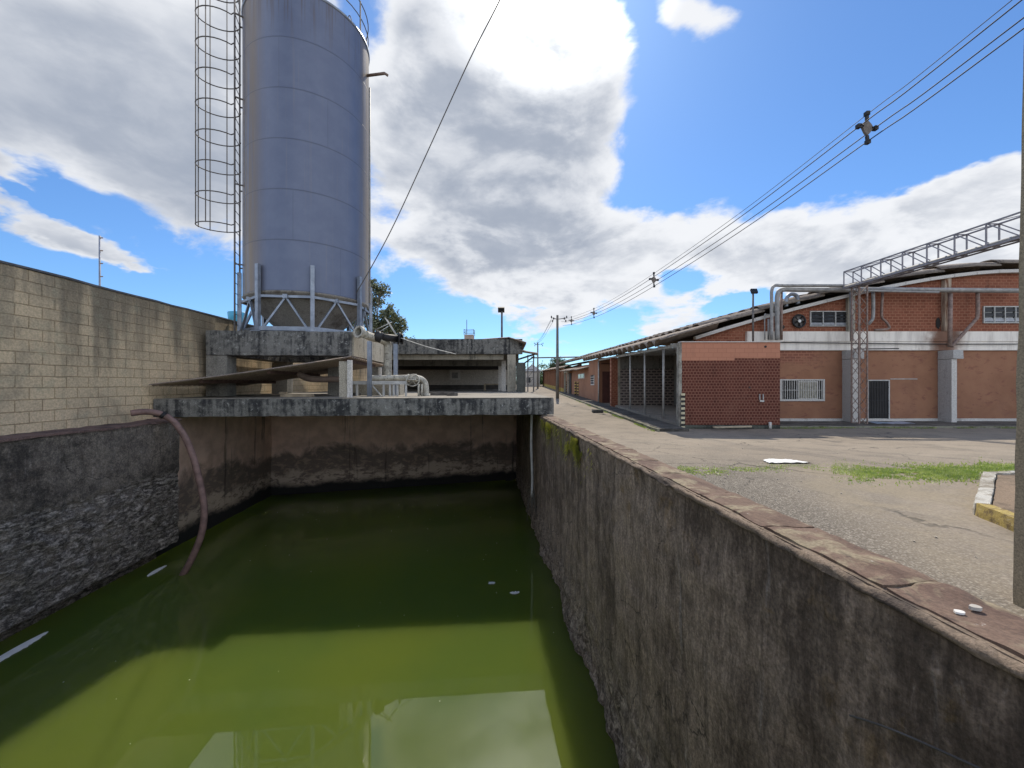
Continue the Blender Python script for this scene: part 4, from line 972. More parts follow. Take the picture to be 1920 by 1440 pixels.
def pil(px0, px1, rust=False):
    x0, x1 = at(px0, 0, 20.36).x, at(px1, 0, 20.36).x
    b = MB(); b.rbx(x0, x1, 20.36, FY-.001, -.05, zb0-.5, .2, .01, W, 2, .01); b.rbx(x0-.02, x1+.26, 20.24, FY-.002, zb0-.499, zb0-.02, .2, .01, W, 2, .015)
    b.build('pilaster', PILSHADE, fa)
    b = MB(); b.rbx(x0+.004, x1, 20.33, 20.357, -.03, zb0-.502, .2, .004, W, 2); b.build('pilaster_strip', WHITEP, fa)  # added white plate paints the front face lighter than the sides
    xm = x1+.12; b = MB(); b.bx(xm-.18, xm+.18, FY-.16, FY+.015, zb1+.001, roof_z(xm)-.2); b.build('pilaster_rib', RUSTP if rust else PALECONC, fa)
pil(1598, 1608); pil(1783, 1793, True); pil(1972, 1983); pil(2165, 2177)
def louvre(px0, py0, px1, py1, rows, cols, nm='louvre_window', d=FY-.03):
    a, c = at(px0, py1, d), at(px1, py0, d)
    b = MB(); t = .05
    b.bx(a.x, c.x, d-.02, d+.04, a.z, a.z+t); b.bx(a.x, c.x, d-.02, d+.04, c.z-t, c.z)
    for k in range(cols+1): x = a.x+(c.x-a.x-t)*k/cols; b.bx(x, x+t, d-.018, d+.038, a.z+t+.001, c.z-t-.001)
    fr = b.build(nm, PALESTEEL, fa)
    b = MB(); b.bx(a.x+t, c.x-t, d+.041, d+.045, a.z+t, c.z-t); b.build('pane', GLASSD, fr)
    for k in range(rows):
        z = a.z+t+(c.z-a.z-2*t)*(k+.15)/rows; b = MB(); hh = (c.z-a.z-2*t)/rows*.72
        for j in range(cols):
            x0 = a.x+(c.x-a.x-t)*j/cols+t+.01; x1 = a.x+(c.x-a.x-t)*(j+1)/cols-.01
            b.bm.faces.new([b.bm.verts.new(p) for p in ((x0, d-.015, z), (x1, d-.015, z), (x1, d+.035, z+hh), (x0, d+.035, z+hh))])
        b.build('louvre_blade', m_plain('pale dusty glass', (.30, .31, .33, 1), .2, 5, .35) if k == 0 else DARKM, fr)
    return fr
louvre(1519, 583, 1591, 612, 4, 3); louvre(1844, 574, 1925, 606, 3, 4); louvre(2010, 574, 2090, 606, 3, 4)
# wall fan
q = at(1498.5, 602, FY-.1); b = MB()
b.tube([(q.x+math.cos(k*math.pi/14)*.33, q.y, q.z+math.sin(k*math.pi/14)*.33) for k in range(28)], .045, 8, True)
for k in range(4): b.tube([(q.x+math.cos(k*math.pi/4)*.33, q.y-.04, q.z+math.sin(k*math.pi/4)*.33), (q.x-math.cos(k*math.pi/4)*.33, q.y-.04, q.z-math.sin(k*math.pi/4)*.33)], .008, 4)
fn_ = b.build('wall_fan', DARKM, fa)
b = MB()
for k in range(5):
    a = k*2*math.pi/5; a2 = a+.75
    b.face([(q.x, q.y+.02, q.z), (q.x+math.cos(a)*.29, q.y+.0, q.z+math.sin(a)*.29), (q.x+math.cos(a2)*.29, q.y+.06, q.z+math.sin(a2)*.29)])
b.build('fan_blades', STEELD, fn_)
MB().tube([(q.x, q.y-.05, q.z), (q.x, q.y+.0, q.z)], .08, 12).build('fan_hub', SHEETW, fn_)
MB().tube([(q.x, FY-.02, q.z), (q.x, FY+.012, q.z)], .32, 24).build('fan_recess', INTD, fn_)
def hole(px0, py0, px1, py1):
    a, c = at(px0, py1, FY-.02), at(px1, py0, FY-.02); b = MB(); n = 10
    cx, cz, rx, rz_ = (a.x+c.x)/2, (a.z+c.z)/2, (c.x-a.x)/2, (c.z-a.z)/2
    b.prism([(cx+rx*math.cos(k*.628)*random.uniform(.8, 1.1), FY-.01, cz+rz_*math.sin(k*.628)*random.uniform(.8, 1.1)) for k in range(n)], (0, .025, 0)); b.build('wall_opening', INTD, fa)
hole(1459, 608, 1472, 618); hole(1755, 595, 1764, 616)
# barred window
a, c = at(1462, 752, FY-.04), at(1546, 711, FY-.04); d = FY-.04; t = .10
b = MB(); b.bx(a.x, c.x, d-.03, d+.03, a.z, a.z+t); b.bx(a.x, c.x, d-.03, d+.03, c.z-t*.7, c.z); b.bx(a.x, a.x+t, d-.029, d+.029, a.z+t+.001, c.z-t*.7-.001); b.bx(c.x-t, c.x, d-.029, d+.029, a.z+t+.001, c.z-t*.7-.001)
wf = b.build('barred_window', WHITEP, fa)
b = MB(); b.bx(a.x+t, c.x-t, d+.031, d+.036, a.z+t, c.z-t*.7); b.build('pane', INTD, wf)
b = MB()
for k in range(18): x = a.x+t+(c.x-a.x-2*t)*(k+.5)/18; b.bx(x-.014, x+.014, d-.02, d-.0, a.z+t, c.z-t*.7)
b.bx(a.x+t, c.x-t, d-.025, d-.0205, (a.z+c.z)/2-.012, (a.z+c.z)/2+.012); b.build('window_bars', WHITEP, wf)
x0, x1 = at(1496, 0, d).x, at(1534, 0, d).x
b = MB(); b.bx(x0, x0+.06, d+.005, d+.03, a.z+t, c.z-.1); b.bx(x1-.06, x1, d+.005, d+.03, a.z+t, c.z-.1); b.bx(x0+.061, x1-.061, d+.005, d+.03, a.z+t, a.z+t+.05); b.bx(x0+.061, x1-.061, d+.005, d+.03, c.z-.16, c.z-.1)
sa = b.build('sliding_sash', WHITEP, wf)
b = MB(); b.bx(x0+.06, x1-.06, d+.012, d+.02, a.z+t+.05, c.z-.16); b.build('sash_glass', m_plain('frosted glass', (.30, .28, .22, 1), .35, 7, .3), sa)
# barred door
a, c = at(1626, 786, FY-.03), at(1668, 712, FY-.03); d = FY-.03
b = MB(); b.bx(a.x, a.x+.06, d-.02, d+.025, .24, c.z); b.bx(c.x-.06, c.x, d-.02, d+.025, .24, c.z); b.bx(a.x+.061, c.x-.061, d-.02, d+.025, c.z-.06, c.z); do = b.build('barred_door', PALESTEEL, fa)
b = MB(); b.bx(a.x+.06, c.x-.06, d+.01, d+.024, .245, c.z-.06); b.build('door_void', INTD, do)
b = MB()
for k in range(8): x = a.x+.1+(c.x-a.x-.2)*k/7; b.bx(x-.014, x+.014, d-.012, d+.004, .25, c.z-.07)
for z in (.5, 1.2, 1.9): b.bx(a.x+.06, c.x-.06, d-.02, d-.0125, z, z+.04)
b.build('door_bars', DARKM, do)
b = MB(); b.bx(c.x+.05, c.x+1.5, FY-.03, FY-.003, c.z+.02, c.z+.06); b.build('wall_rail', PALESTEEL, fa)
# facade pipework
fp = thing('facade_pipes', 'grey pipe run along the factory gable with risers at its left end', 'pipework', (14, 20.3, 0))
P = lambda px, py, d=20.3: at(px, py, d)
def pipe(pts, r, m=None, nm='pipe'): MB().tube(curve(pts, 4) if len(pts) > 2 else pts, r, 10).build(nm, m or PIPEG, fp)
PIPEG = m_plain('grey lagged pipe', (.30, .295, .285, 1), .25, 4, .6, .2, .15, (.16, .10, .07, 1), .2)
pipe([P(1447, 637), P(1447, 570), P(1447, 545), P(1453, 535.5), P(1470, 535.5), P(1540, 535.5), P(1603, 536)], .08)
pipe([P(1457, 637, 20.4), P(1457, 585, 20.4), P(1458, 552, 20.4), P(1468, 543.5, 20.4), P(1500, 543.5, 20.4), P(1600, 544, 20.4)], .115)
pipe([P(1600, 542.5, 20.5), P(1910, 545, 20.5)], .12)
pipe([P(1600, 545, 20.2), P(1760, 548, 20.3)], .05)
pipe([P(1441, 637, 20.5), P(1441, 598, 20.5)], .05); pipe([P(1465, 637, 20.6), P(1465, 548, 20.6)], .07, LATT); pipe([P(1434, 637, 20.6), P(1434, 592, 20.6), P(1437, 590, 20.6), P(1446, 590, 20.6)], .03)
pipe([P(1637, 545, 20.7), P(1637, 592, 20.7), P(1633, 602, 20.7), P(1628, 608, 20.8)], .08); pipe([P(1655, 548, 20.8), P(1653, 592, 20.8), P(1660, 602, 20.8), P(1667, 612, 20.8), P(1664, 617, 20.8), P(1640, 619, 20.85)], .06, LATT)
pipe([P(1833, 546, 20.6), P(1833, 590, 20.6), P(1826, 603, 20.6), P(1790, 643, 20.6), P(1784, 650, 20.6)], .08, LATT); pipe([P(1781, 650, 20.4), P(1782, 550, 20.6)], .09, LATT)
pipe([P(1596, 545, 20.6), P(1597, 640, 20.6)], .08)
q0, q1 = P(1560, 643, 20.8), P(1910, 645, 20.8); pipe([q0, (q0+q1)/2+Vector((0, 0, -.03)), q1], .025, DARKM, 'conduit'); pipe([P(1463, 642, 20.8), q0], .025, DARKM, 'conduit')
b = MB(); q0, q1 = P(1600, 654.5, 20.4), P(1685, 653.5, 20.4); b.bar(q0, q1, .05); b.build('conduit', DARKM, fp)
q = P(1474, 556, 20.9); b = MB(); b.tube(curve([(q.x, q.y, q.z-.55), (q.x+.02, q.y, q.z-.1), (q.x+.25, q.y-.02, q.z+.12), (q.x+.55, q.y-.02, q.z+.02), (q.x+.62, q.y-.02, q.z-.4)], 5), .10, 10); b.build('exhaust_duct', STEEL, fp)
# lattice mast and truss bridge carrying pipes towards the viewer
def lattice(name, label, x, y, z0, z1, w):
    t = thing(name, label, 'lattice tower', (x, y, z0))
    cs = [(x-w/2, y-w/2), (x+w/2, y-w/2), (x+w/2, y+w/2), (x-w/2, y+w/2)]
    for cx, cy in cs: MB().bar((cx, cy, z0), (cx, cy, z1), .05, .05).build('leg', LATT, t)
    b = MB(); n = int((z1-z0)/.5)
    for s in range(4):
        a, c = cs[s], cs[(s+1) % 4]
        for k in range(n):
            za, zb = z0+(z1-z0)*k/n, z0+(z1-z0)*(k+1)/n
            p, q = (a, c) if k % 2 else (c, a); b.bar((p[0], p[1], za), (q[0], q[1], zb), .022)
    b.build('lacing', LATT, t)
    b = MB(); b.rbx(x-.5, x+.5, y-.4, y+.4, z0-.2, z0+.08, .15, .015); b.build('footing', GREYCONC, t)
    return t
lattice('lattice_mast', 'slim rusty lattice mast standing in front of the left white pilaster', 17.62, 19.75, 0, E(4.95), .42)
tb_ = thing('truss_bridge', 'grey lattice truss bridge at roof height running towards the viewer from the mast', 'truss', (17.3, 15, E(4.9)))
tx0, tx1, tz0, tz1 = 17.05, 17.52, E(4.92), E(5.76)
b = MB()
for x in (tx0, tx1):
    for z in (tz0, tz1): b.bar((x, 20.0, z), (x, 9.0, z), .05, .05)
b.build('chord', STEELT := m_plain('grey truss paint', (.27, .255, .275, 1), .2, 5, .6, .2), tb_)
b = MB(); ny = 11
for k in range(ny+1):
    y = 20.0-k*1.0
    for x in (tx0, tx1): b.bar((x, y, tz0), (x, y, tz1), .04)
    b.bar((tx0, y, tz1), (tx1, y, tz1), .035); b.bar((tx0, y, tz0), (tx1, y, tz0), .035)
    if k < ny:
        for x in (tx0, tx1): b.bar((x, y, tz1), (x, y-1.0, tz0), .032)
        b.bar((tx0, y, tz0), (tx1, y-1.0, tz0), .025); b.bar((tx0, y, tz1), (tx1, y-1, tz1), .022)
b.build('web_member', STEELT, tb_)
b = MB(); b.tube([(17.2, 20.2, tz0+.09), (17.2, 9, tz0+.09)], .07, 8); b.tube([(17.4, 20.2, tz0+.07), (17.4, 9, tz0+.07)], .05, 8); b.build('carried_pipe', PIPEG, tb_)
lattice('lattice_mast', 'rusty lattice mast under the near end of the truss bridge', 17.3, 9.3, gz(17.3, 9.3), E(4.9), .45)

# ================================================================== LOW ROW FARTHER UP THE STREET
rw_ = thing('low_workshop', 'low terracotta workshop with small window and ragged corrugated eave up the street', 'workshop', (8, 48, rz(48)))
b = MB(); b.bx(AX0+.02, AX0+.22, 40.02, 57, 0, E(1.35)+rz(48)); b.build('side_wall', TERRAP, rw_)
b = MB()
def awn(i, j): y = 40.2+16.6*j; x = 6.9+3.3*i; return Vector((x, y, E(1.05)+rz(y)+.75*i+.05*math.sin(y*2*math.pi/.6)+.04*fbm((y*.3, x, 0))))
b.grid(awn, 4, 220, True); b.grid(lambda i, j: awn(i, j)-Vector((0, 0, .05)), 4, 220, True); b.build('corrugated_awning', ROOF, rw_)
b = MB(); b.bx(AX0-.03, AX0+.015, 42.4, 46.4, E(.05)+rz(44), E(.62)+rz(44)); wv = b.build('window', WHITEP, rw_)
b = MB(); b.bx(AX0-.05, AX0-.031, 42.7, 44.2, E(.13)+rz(44), E(.54)+rz(44)); b.bx(AX0-.05, AX0-.031, 44.6, 46.1, E(.13)+rz(44), E(.54)+rz(44)); b.build('pane', GLASSD, wv)
b = MB(); b.bx(AX0-.6, AX0-.35, 51.5, 51.7, rz(51), E(.75)+rz(51)); b.bx(AX0-.6, AX0-.35, 54.5, 54.7, rz(54), E(.75)+rz(54)); b.bx(AX0-.62, AX0-.33, 51.3, 54.9, E(.751)+rz(53), E(.95)+rz(53)); b.build('door_surround', PALECONC, rw_)
b = MB(); b.bx(AX0-.05, AX0+.01, 51.8, 54.4, rz(53), E(.7)+rz(53)); b.build('door', INTD, rw_)
fw_ = thing('far_warehouse', 'long distant warehouse with a row of terracotta and yellow posts along the street', 'warehouse', (8, 75, rz(75)))
for k in range(11):
    y = 58+k*3.6; b = MB(); b.bx(AX0-.45, AX0-.05, y, y+.45, rz(y)+.601, E(1.5)+rz(y)); p_ = b.build('post', TERRAP, fw_)
    b = MB(); b.bx(AX0-.455, AX0-.045, y-.005, y+.455, rz(y)-.1, rz(y)+.6); b.build('yellow_base', YELP, p_)
b = MB(); b.bx(AX0+2.2, AX0+2.4, 57.5, 100, rz(58)-.3, E(1.6)+rz(80)); b.build('back_wall', m_plain('shadowed brick', (.16, .08, .055, 1), .3, 1, .9), fw_)  # plain dark red brown base colour
b = MB()
def fr_(i, j): y = 57.5+42*j; x = 7.0+8*i; return Vector((x, y, E(1.55)+rz(y)+2.2*i*(1-.35*i)+.06*math.sin(y*2*math.pi/.9)))
b.grid(fr_, 6, 240, True); b.grid(lambda i, j: fr_(i, j)-Vector((0, 0, .06)), 6, 240, True); b.build('roof', ROOF, fw_)
b = MB(); b.bar((AX0-.25, 57.6, E(1.55)+rz(58)), (AX0-.25, 99, E(1.55)+rz(99)), .2); b.build('eave_beam', PALECONC, fw_)
# pipe crossing over the street
pb = thing('overhead_pipe', 'thin overhead pipe crossing the street on a far steel gantry', 'pipe', (3, 60, rz(60)))
b = MB(); q0, q1 = at(996, 671, 60), at(1106, 669, 60); b.tube([q0, q1], .10, 8); b.build('pipe', STEELD, pb)
b = MB()
for px in (990, 1001):
    q = at(px, 665, 60)
    for dy in (0, 1.5): b.bar((q.x, 60+dy, rz(60)-.2), (q.x, 60+dy, q.z), .12)
q2 = at(990, 665, 60)
for z in (1.0, 2.2, 3.4, 4.6): b.bar((q2.x, 60, z+rz(60)), (q2.x+.9, 60, z+rz(60)), .09); b.bar((q2.x, 60, z+rz(60)), (q2.x+.9, 60, z+1.2+rz(60)), .07)
b.build('gantry', STEELD, pb)
fs = thing('far_building', 'small pale distant building closing the end of the street on the left', 'building', (1.5, 92, rz(92)))
q0, q1 = at(984, 690, 90), at(1012, 690, 90)
b = MB(); b.bx(q0.x, q1.x, 90, 100, rz(90)-.3, E(2.0)+rz(60)); b.build('walls', PLASTER, fs)
b = MB(); b.prism([(q0.x-.5, 89.5, E(2.01)+rz(60)), (q1.x+.5, 89.5, E(2.01)+rz(60)), ((q0.x+q1.x)/2, 89.5, E(3.6)+rz(60))], (0, 11, 0)); b.build('roof', m_plain('pale grey roof sheet', (.42, .43, .45, 1), .15, 1, .6), fs)
b = MB(); b.bx(q0.x+.4, q0.x+1.3, 89.93, 89.98, E(-.6)+rz(60), E(.6)+rz(60)); b.build('window', GLASSD, fs)

# ================================================================== STREET DETAILS
b = MB(); 
def swk(x, y, z): return W(x, y, z+rz(y)+.5*(1-sst(4, 17, y))*.0)
b.rbx(6.55, AX0-.065, 17.2, 57, -.05, .12, .45, .018, swk, 1.5, .01)
tag(b.build('sidewalk', SIDEW), kind='structure')
b = MB(); b.rbx(12.6, 44, 18.55, FY-.03, -.05, .10, .5, .012, W, 1.5); tag(b.build('paved_apron', SIDEW), kind='structure')
b = MB(); b.rbx(6.40, 6.54, 17.15, 57, -.05, .135, .3, .015, swk, 2, .015); b.rbx(12.6, 44, 18.40, 18.54, -.05, .12, .3, .015, W, 2, .015)
tag(b.build('kerb', m_stained('mossy kerb', (.30, .29, .22, 1), (.12, .125, .06, 1), (.42, .4, .34, 1), 1.5, .1, .5, .3, .4)), kind='structure')
# planter island with worn kerb at right
iz = .5
isl = thing('kerbed_island', 'raised brown island with chipped white and yellow kerb beside the near pole', 'traffic island', (7, 5, iz))
P4 = [Vector((5.05, 3.2, 0)), Vector((5.68, 4.80, 0)), Vector((7.85, 6.50, 0)), Vector((13, 6.7, 0)), Vector((13, 3.0, 0))]
def kerbrun(a, c, wdt, nm, m, n):
    dd = (c-a).normalized(); nn = Vector((dd.y, -dd.x, 0)); L = (c-a).length; b = MB()
    b.rbx(0, L, 0, wdt, -.15, .155, .10, .018, lambda s, t, z: Vector((a.x+dd.x*s+nn.x*t, a.y+dd.y*s+nn.y*t, iz+z)), 4, .015); return b.build(nm, m, isl)
WK = m_stained('chipped white kerb', (.60, .58, .52, 1), (.30, .26, .20, 1), (.66, .64, .6, 1), 3, .1, .55, .3, .5); YK = m_stained('chipped yellow kerb', (.50, .38, .12, 1), (.20, .14, .07, 1), (.58, .55, .45, 1), 3.5, .2, .6, .5, .5)
kerbrun(P4[0], P4[1]-Vector((.0, .0, 0)), .15, 'kerb_stone', YK, 8); kerbrun(P4[1], P4[2], .15, 'kerb_stone', WK, 8); kerbrun(P4[2], P4[3], .15, 'kerb_stone', WK, 8)
b = MB(); inn = [Vector((5.2, 3.15, 0)), Vector((5.80, 4.70, 0)), Vector((7.9, 6.34, 0)), Vector((13, 6.54, 0)), Vector((13, 3.0, 0))]
b.prism([p+Vector((0, 0, iz-.1)) for p in inn], (0, 0, .22)); b.build('island_top', SOIL, isl)
# cracked kerb edge remains and boards
q = at(1365, 800, 17.9); b = MB(); b.bar(at(1338, 801, 17.85), at(1408, 799.5, 17.85), .16, .07); tag(b.build('timber_board', m_plain('pale plank', (.42, .36, .26, 1), .2, 5, .9), loc=q), 'long pale board lying at the foot of the patterned brick wall', 'board')
b = MB(); c0 = at(1665, 797, 19.9); n = 8
b.grid(lambda i, j: Vector((c0.x-.95+1.9*i+.25*j, 19.45+.85*j, .115+.02*math.sin(i*9)+.02*j)), 8, 4, True); b.grid(lambda i, j: Vector((c0.x-.95+1.9*i+.25*j, 19.45+.85*j, .108+.02*math.sin(i*9)+.02*j)), 8, 4, True)
tag(b.build('metal_sheet', SHEETB, loc=(c0.x, 19.8, .1)), 'pale blue sheet lying on the apron by the barred door', 'sheet')
b = MB(); q = at(1462, 864, 8.75)
def shp(i, j):
    x = q.x+(-.46+.95*i)*(1-.25*j); y = 8.42+.62*j*(.6+.4*math.sin(i*3.1)); return Vector((x+.05*fbm((i*4, j*4, 1)), y+.05*fbm((i*5, j*2, 8)), gz(x, y)+.03+.035*abs(fbm((i*5, j*4, 3)))))
b.grid(shp, 14, 8, True); b.grid(lambda i, j: shp(i, j)-Vector((0, 0, .012)), 14, 8, True)
tag(b.build('plastic_sheet', SHEETW, loc=(q.x, 8.6, gz(q.x, 8.6))), 'crumpled white sheet lying on the asphalt beside the grass strip', 'litter')
q = at(1122, 765, 26); b = MB(); b.rbx(q.x-.35, q.x+.35, 26, 26.6, rz(26), rz(26)+.2, .1, .03, W, 3, .02); tag(b.build('concrete_lump', DARKC := m_plain('dark concrete', (.07, .068, .062, 1), .3, 4, .95), loc=(q.x, 26, rz(26))), 'dark broken concrete lump on the sidewalk edge by the bay', 'rubble')
for px, py, nm in ((1799, 1150, 'flat round white pebble on the coping, left one of two'), (1829, 1143, 'grey white stone chip on the coping, right one of two')):
    d = F*.8/(py-720); q = at(px, py, d); b = MB(); rk = random.Random(px); b.prism([(q.x+.019*math.cos(j*.7)*rk.uniform(.7, 1.15), q.y+.013*math.sin(j*.7)*rk.uniform(.7, 1.15), CZ+.001) for j in range(9)], (.002, .001, .006 if px < 1810 else .011))
    tag(b.build('pebble', m_plain('white pebble' if px < 1810 else 'chip stone', (.62, .60, .56, 1) if px < 1810 else (.40, .37, .33, 1), .1, 40, .8), loc=(q.x, q.y, CZ)), nm, 'pebble', 'pebbles on the coping')
b = MB(); b.tube(curve([T(UR-.035, 1.50, E(-1.38)), T(UR-.045, 1.36, E(-1.30)), T(UR-.04, 1.22, E(-1.24)), T(UR-.045, .95, E(-1.13)), T(UR-.04, .6, E(-1.0))], 6), .0045, 5)
tag(b.build('thin_wire', STEELD, loc=T(UR, 1.3, E(-1.3))), 'thin dark wire clinging to the tank wall at bottom right', 'wire')
# striped bollards
b1 = None
for k, (px, d, lab) in enumerate([(1079, 47.5, 'striped black and yellow bollard by the low workshop, left of the near pair'), (1084, 46.5, 'striped black and yellow bollard by the low workshop, right of the near pair'), (1061, 55.0, 'striped bollard in front of the workshop doorway, left of the far pair'), (1065, 54.2, 'striped bollard in front of the workshop doorway, right of the far pair')]):
    x = at(px, 0, d).x
    if b1 is None:
        b1 = thing('bollard', lab, 'bollard', (x, d, rz(d)), 'striped bollards along the street'); q = b1.location
        b = MB(); b.tube([(x, d, rz(d)-.1), (x, d, rz(d)+1.75)], .11, 10); b.build('post', YELP, b1)
        for j in range(5): MB().tube([(x, d, rz(d)+.12+j*.34), (x, d, rz(d)+.29+j*.34)], .113, 10).build('black_band', BLACKP, b1)
    else:
        c = copy_tree(b1); c.location = (x, d, rz(d)); c['label'] = lab

# grass strip: many small blades
b = MB(); rnd = random.Random(3)
for k in range(22000):
    px = rnd.uniform(1270, 1960); t = (px-1270)/690
    dens = .30 if px < 1560 else 1.0
    if rnd.random() > dens: continue
    cy = 880+4*math.sin(px*.02); hw = 8 if px < 1560 else (16 if px < 1840 else 10)
    if 1590 < px < 1835: cy = 889
    py = rnd.gauss(cy, hw*.6); d = F*1.71/(py-720); q = at(px, py, d); x, y = q.x, q.y
    if fbm((x*1.1, y*1.6, 5)) < (-.12 if px < 1560 else -.34): continue
    if 5.0 < x < 13 and y < 6.72 and (y < 4.8+(x-5.68)*.785 or x > 7.8): continue
    z = gz(x, y)-.005; hgt = rnd.uniform(.02, .055)*(1.05 if px > 1600 else .7); a = rnd.uniform(0, 6.3); wd = rnd.uniform(.006, .014); ln = rnd.uniform(.01, .05)
    dx, dy = math.cos(a), math.sin(a)
    b.face([(x-dy*wd, y+dx*wd, z), (x+dy*wd, y-dx*wd, z), (x+dx*ln, y+dy*ln, z+hgt)])
for k in range(5200):                                                   # weeds in the kerb joints
    if k % 2: y = 17.2+abs(rnd.gauss(0, 9)); x = 6.38+rnd.gauss(0, .07)
    else: x = rnd.uniform(12.6, 30); y = 18.38+rnd.gauss(0, .05)
    if y > 50 or fbm((x*.8, y*.45, 7)) < -.05: continue
    z = gz(x, y); a = rnd.uniform(0, 6.3); wd = rnd.uniform(.012, .03); l = rnd.uniform(.02, .07)
    b.face([(x-math.sin(a)*wd, y+math.cos(a)*wd, z), (x+math.sin(a)*wd, y-math.cos(a)*wd, z), (x+math.cos(a)*l, y+math.sin(a)*l, z+l)])
tag(b.build('grass', GRASS), kind='stuff')
b = MB()
for k in range(60):                                                    # specks of scum on the water
    u, v = rnd.uniform(-7, 1.4), rnd.uniform(2.5, 14); p = T(u, v, WZ+.003); s = rnd.uniform(.003, .008)*(1+.05*v)
    b.prism([p+Vector((math.cos(j*1.26)*s*rnd.uniform(.5, 1.3), math.sin(j*1.26)*s*rnd.uniform(.5, 1.3), 0)) for j in range(5)], (0, 0, .003))
tag(b.build('floating_specks', m_plain('pale scum specks', (.5, .52, .4, 1), .3, 20, .8), loc=T(-2, 6, WZ)), kind='stuff')
b = MB()
for k in range(260):                                                    # loose stones and chips on the yard
    x = 2.1+abs(rnd.gauss(0, 2.6)); y = rnd.uniform(1.6, 13)
    if (x-1.87*cT)+y*.082 < .15 or (5.0 < x and y < 6.8): continue
    z = gz(x, y); s_ = rnd.uniform(.004, .011)*(1+.05*y); n_ = 6
    b.prism([(x+math.cos(j*1.05)*s_*rnd.uniform(.6, 1.2), y+math.sin(j*1.05)*s_*rnd.uniform(.6, 1.2), z-.004) for j in range(n_)], (rnd.uniform(-.3, .3)*s_, rnd.uniform(-.3, .3)*s_, s_*rnd.uniform(.4, .9)+.006))
tag(b.build('loose_stones', m_plain('grey stone chips', (.40, .36, .30, 1), .4, 30, .9), loc=(3, 4, .5)), kind='stuff')
b = MB()
for k in range(2600):                                                   # moss tufts hanging on the wall edge near the slab
    v = rnd.choice([rnd.gauss(9.0, .45), rnd.gauss(6.6, .45), rnd.gauss(6.2, .3)]); z = CZ-.07-abs(rnd.gauss(0, .17)); 
    if v > 9.85 or fbm((v*2.2, z*2, 9)) < -.05: continue
    p = T(UR-.02-rnd.uniform(0, .02), v, z); a = rnd.uniform(-.5, .5); l = rnd.uniform(.03, .09)
    b.face([p+Vector((0, -.012, 0)), p+Vector((0, .012, 0)), p+Vector((-.02-rnd.random()*.02, a*.04, -l))])
tag(b.build('moss', MOSSM), kind='stuff')

# ================================================================== POLES, WIRES, LAMPS
np_ = thing('utility_pole', 'tan concrete utility pole cut off by the right edge, close to the viewer', 'utility pole', (3.87, 2.72, gz(3.5, 2.7)))
b = MB()
def tap(x, y, z): s = 1-.06*(z-.4); return W(3.83+x*s, 2.72+y*s, z)
b.rbx(-.185, .185, -.13, .13, .3, 9.6, .15, .006, tap, 2, .008); b.build('shaft', TANW, np_)
def pole(x, y, h, label):
    z0 = rz(y); t = thing('utility_pole', label, 'utility pole', (x, y, z0), 'utility poles along the street')
    b = MB(); b.tube([(x, y, z0-.3), (x, y, z0+h)], .19, 10, r1=.12); b.build('shaft', m_plain('grey pole concrete', (.14, .13, .115, 1), .2, 2, .9), t)
    for s, l in ((-1, .55), (1, .9)):
        b = MB(); b.bar((x, y, z0+h-.45), (x+s*l, y, z0+h-.3), .07); b.build('bracket', STEELD, t)
        b = MB()
        for dx, dz in ((l-.15, -.05), (l, -.3), (l+.1, .12)):
            b.lathe((x+s*dx, y, z0+h-.3+dz), [(.01, -.14), (.06, -.12), (.07, -.05), (.05, 0), (.07, .03), (.05, .1), (.01, .13)], 8)
        b.build('insulator', DARKM, t)
    b = MB(); b.bx(x-.16, x+.16, y-.16, y+.16, z0, z0+.02); b.build('base', GREYCONC, t)
    return t
pole(4.9, 42, 9.0, 'nearer grey round utility pole beside the street, right of the slab end')
pole(4.9, 74, 8.8, 'farther smaller utility pole up the street, just right of the open shed')
def wirepos(d):
    pts = [(-6, 9.2), (7.5, 7.03), (10.2, 6.7), (15, 6.18), (21.7, 5.80), (27, 5.68), (31.8, 5.78), (38, 6.2), (42, 6.65)]
    for (a, za), (c, zc) in zip(pts, pts[1:]):
        if a <= d <= c: z = za+(zc-za)*(d-a)/(c-a); break
    return Vector((4.9+.55+(42-d)*.121+.0, d, E(z)))
ctrl = [wirepos(d) for d in (-6, 7.5, 10.2, 15, 21.7, 27, 31.8, 38, 42)]
base = curve(ctrl, 6)
for off, r, lab in (((0, .36), .009, 'thin uppermost messenger wire of the bundle over the yard'), ((-.20, .05), .014, 'upper left black cable of the bundle over the yard'), ((.20, .0), .014, 'right hand middle black cable of the bundle over the yard'), ((0.02, -.34), .014, 'lowest black cable of the bundle over the yard')):
    b = MB(); b.tube([p+Vector((off[0], 0, off[1])) for p in base], r, 5)
    tag(b.build('power_cable', WIREM, loc=wirepos(10)), lab, 'cable', 'power cables over the yard')
s0 = None
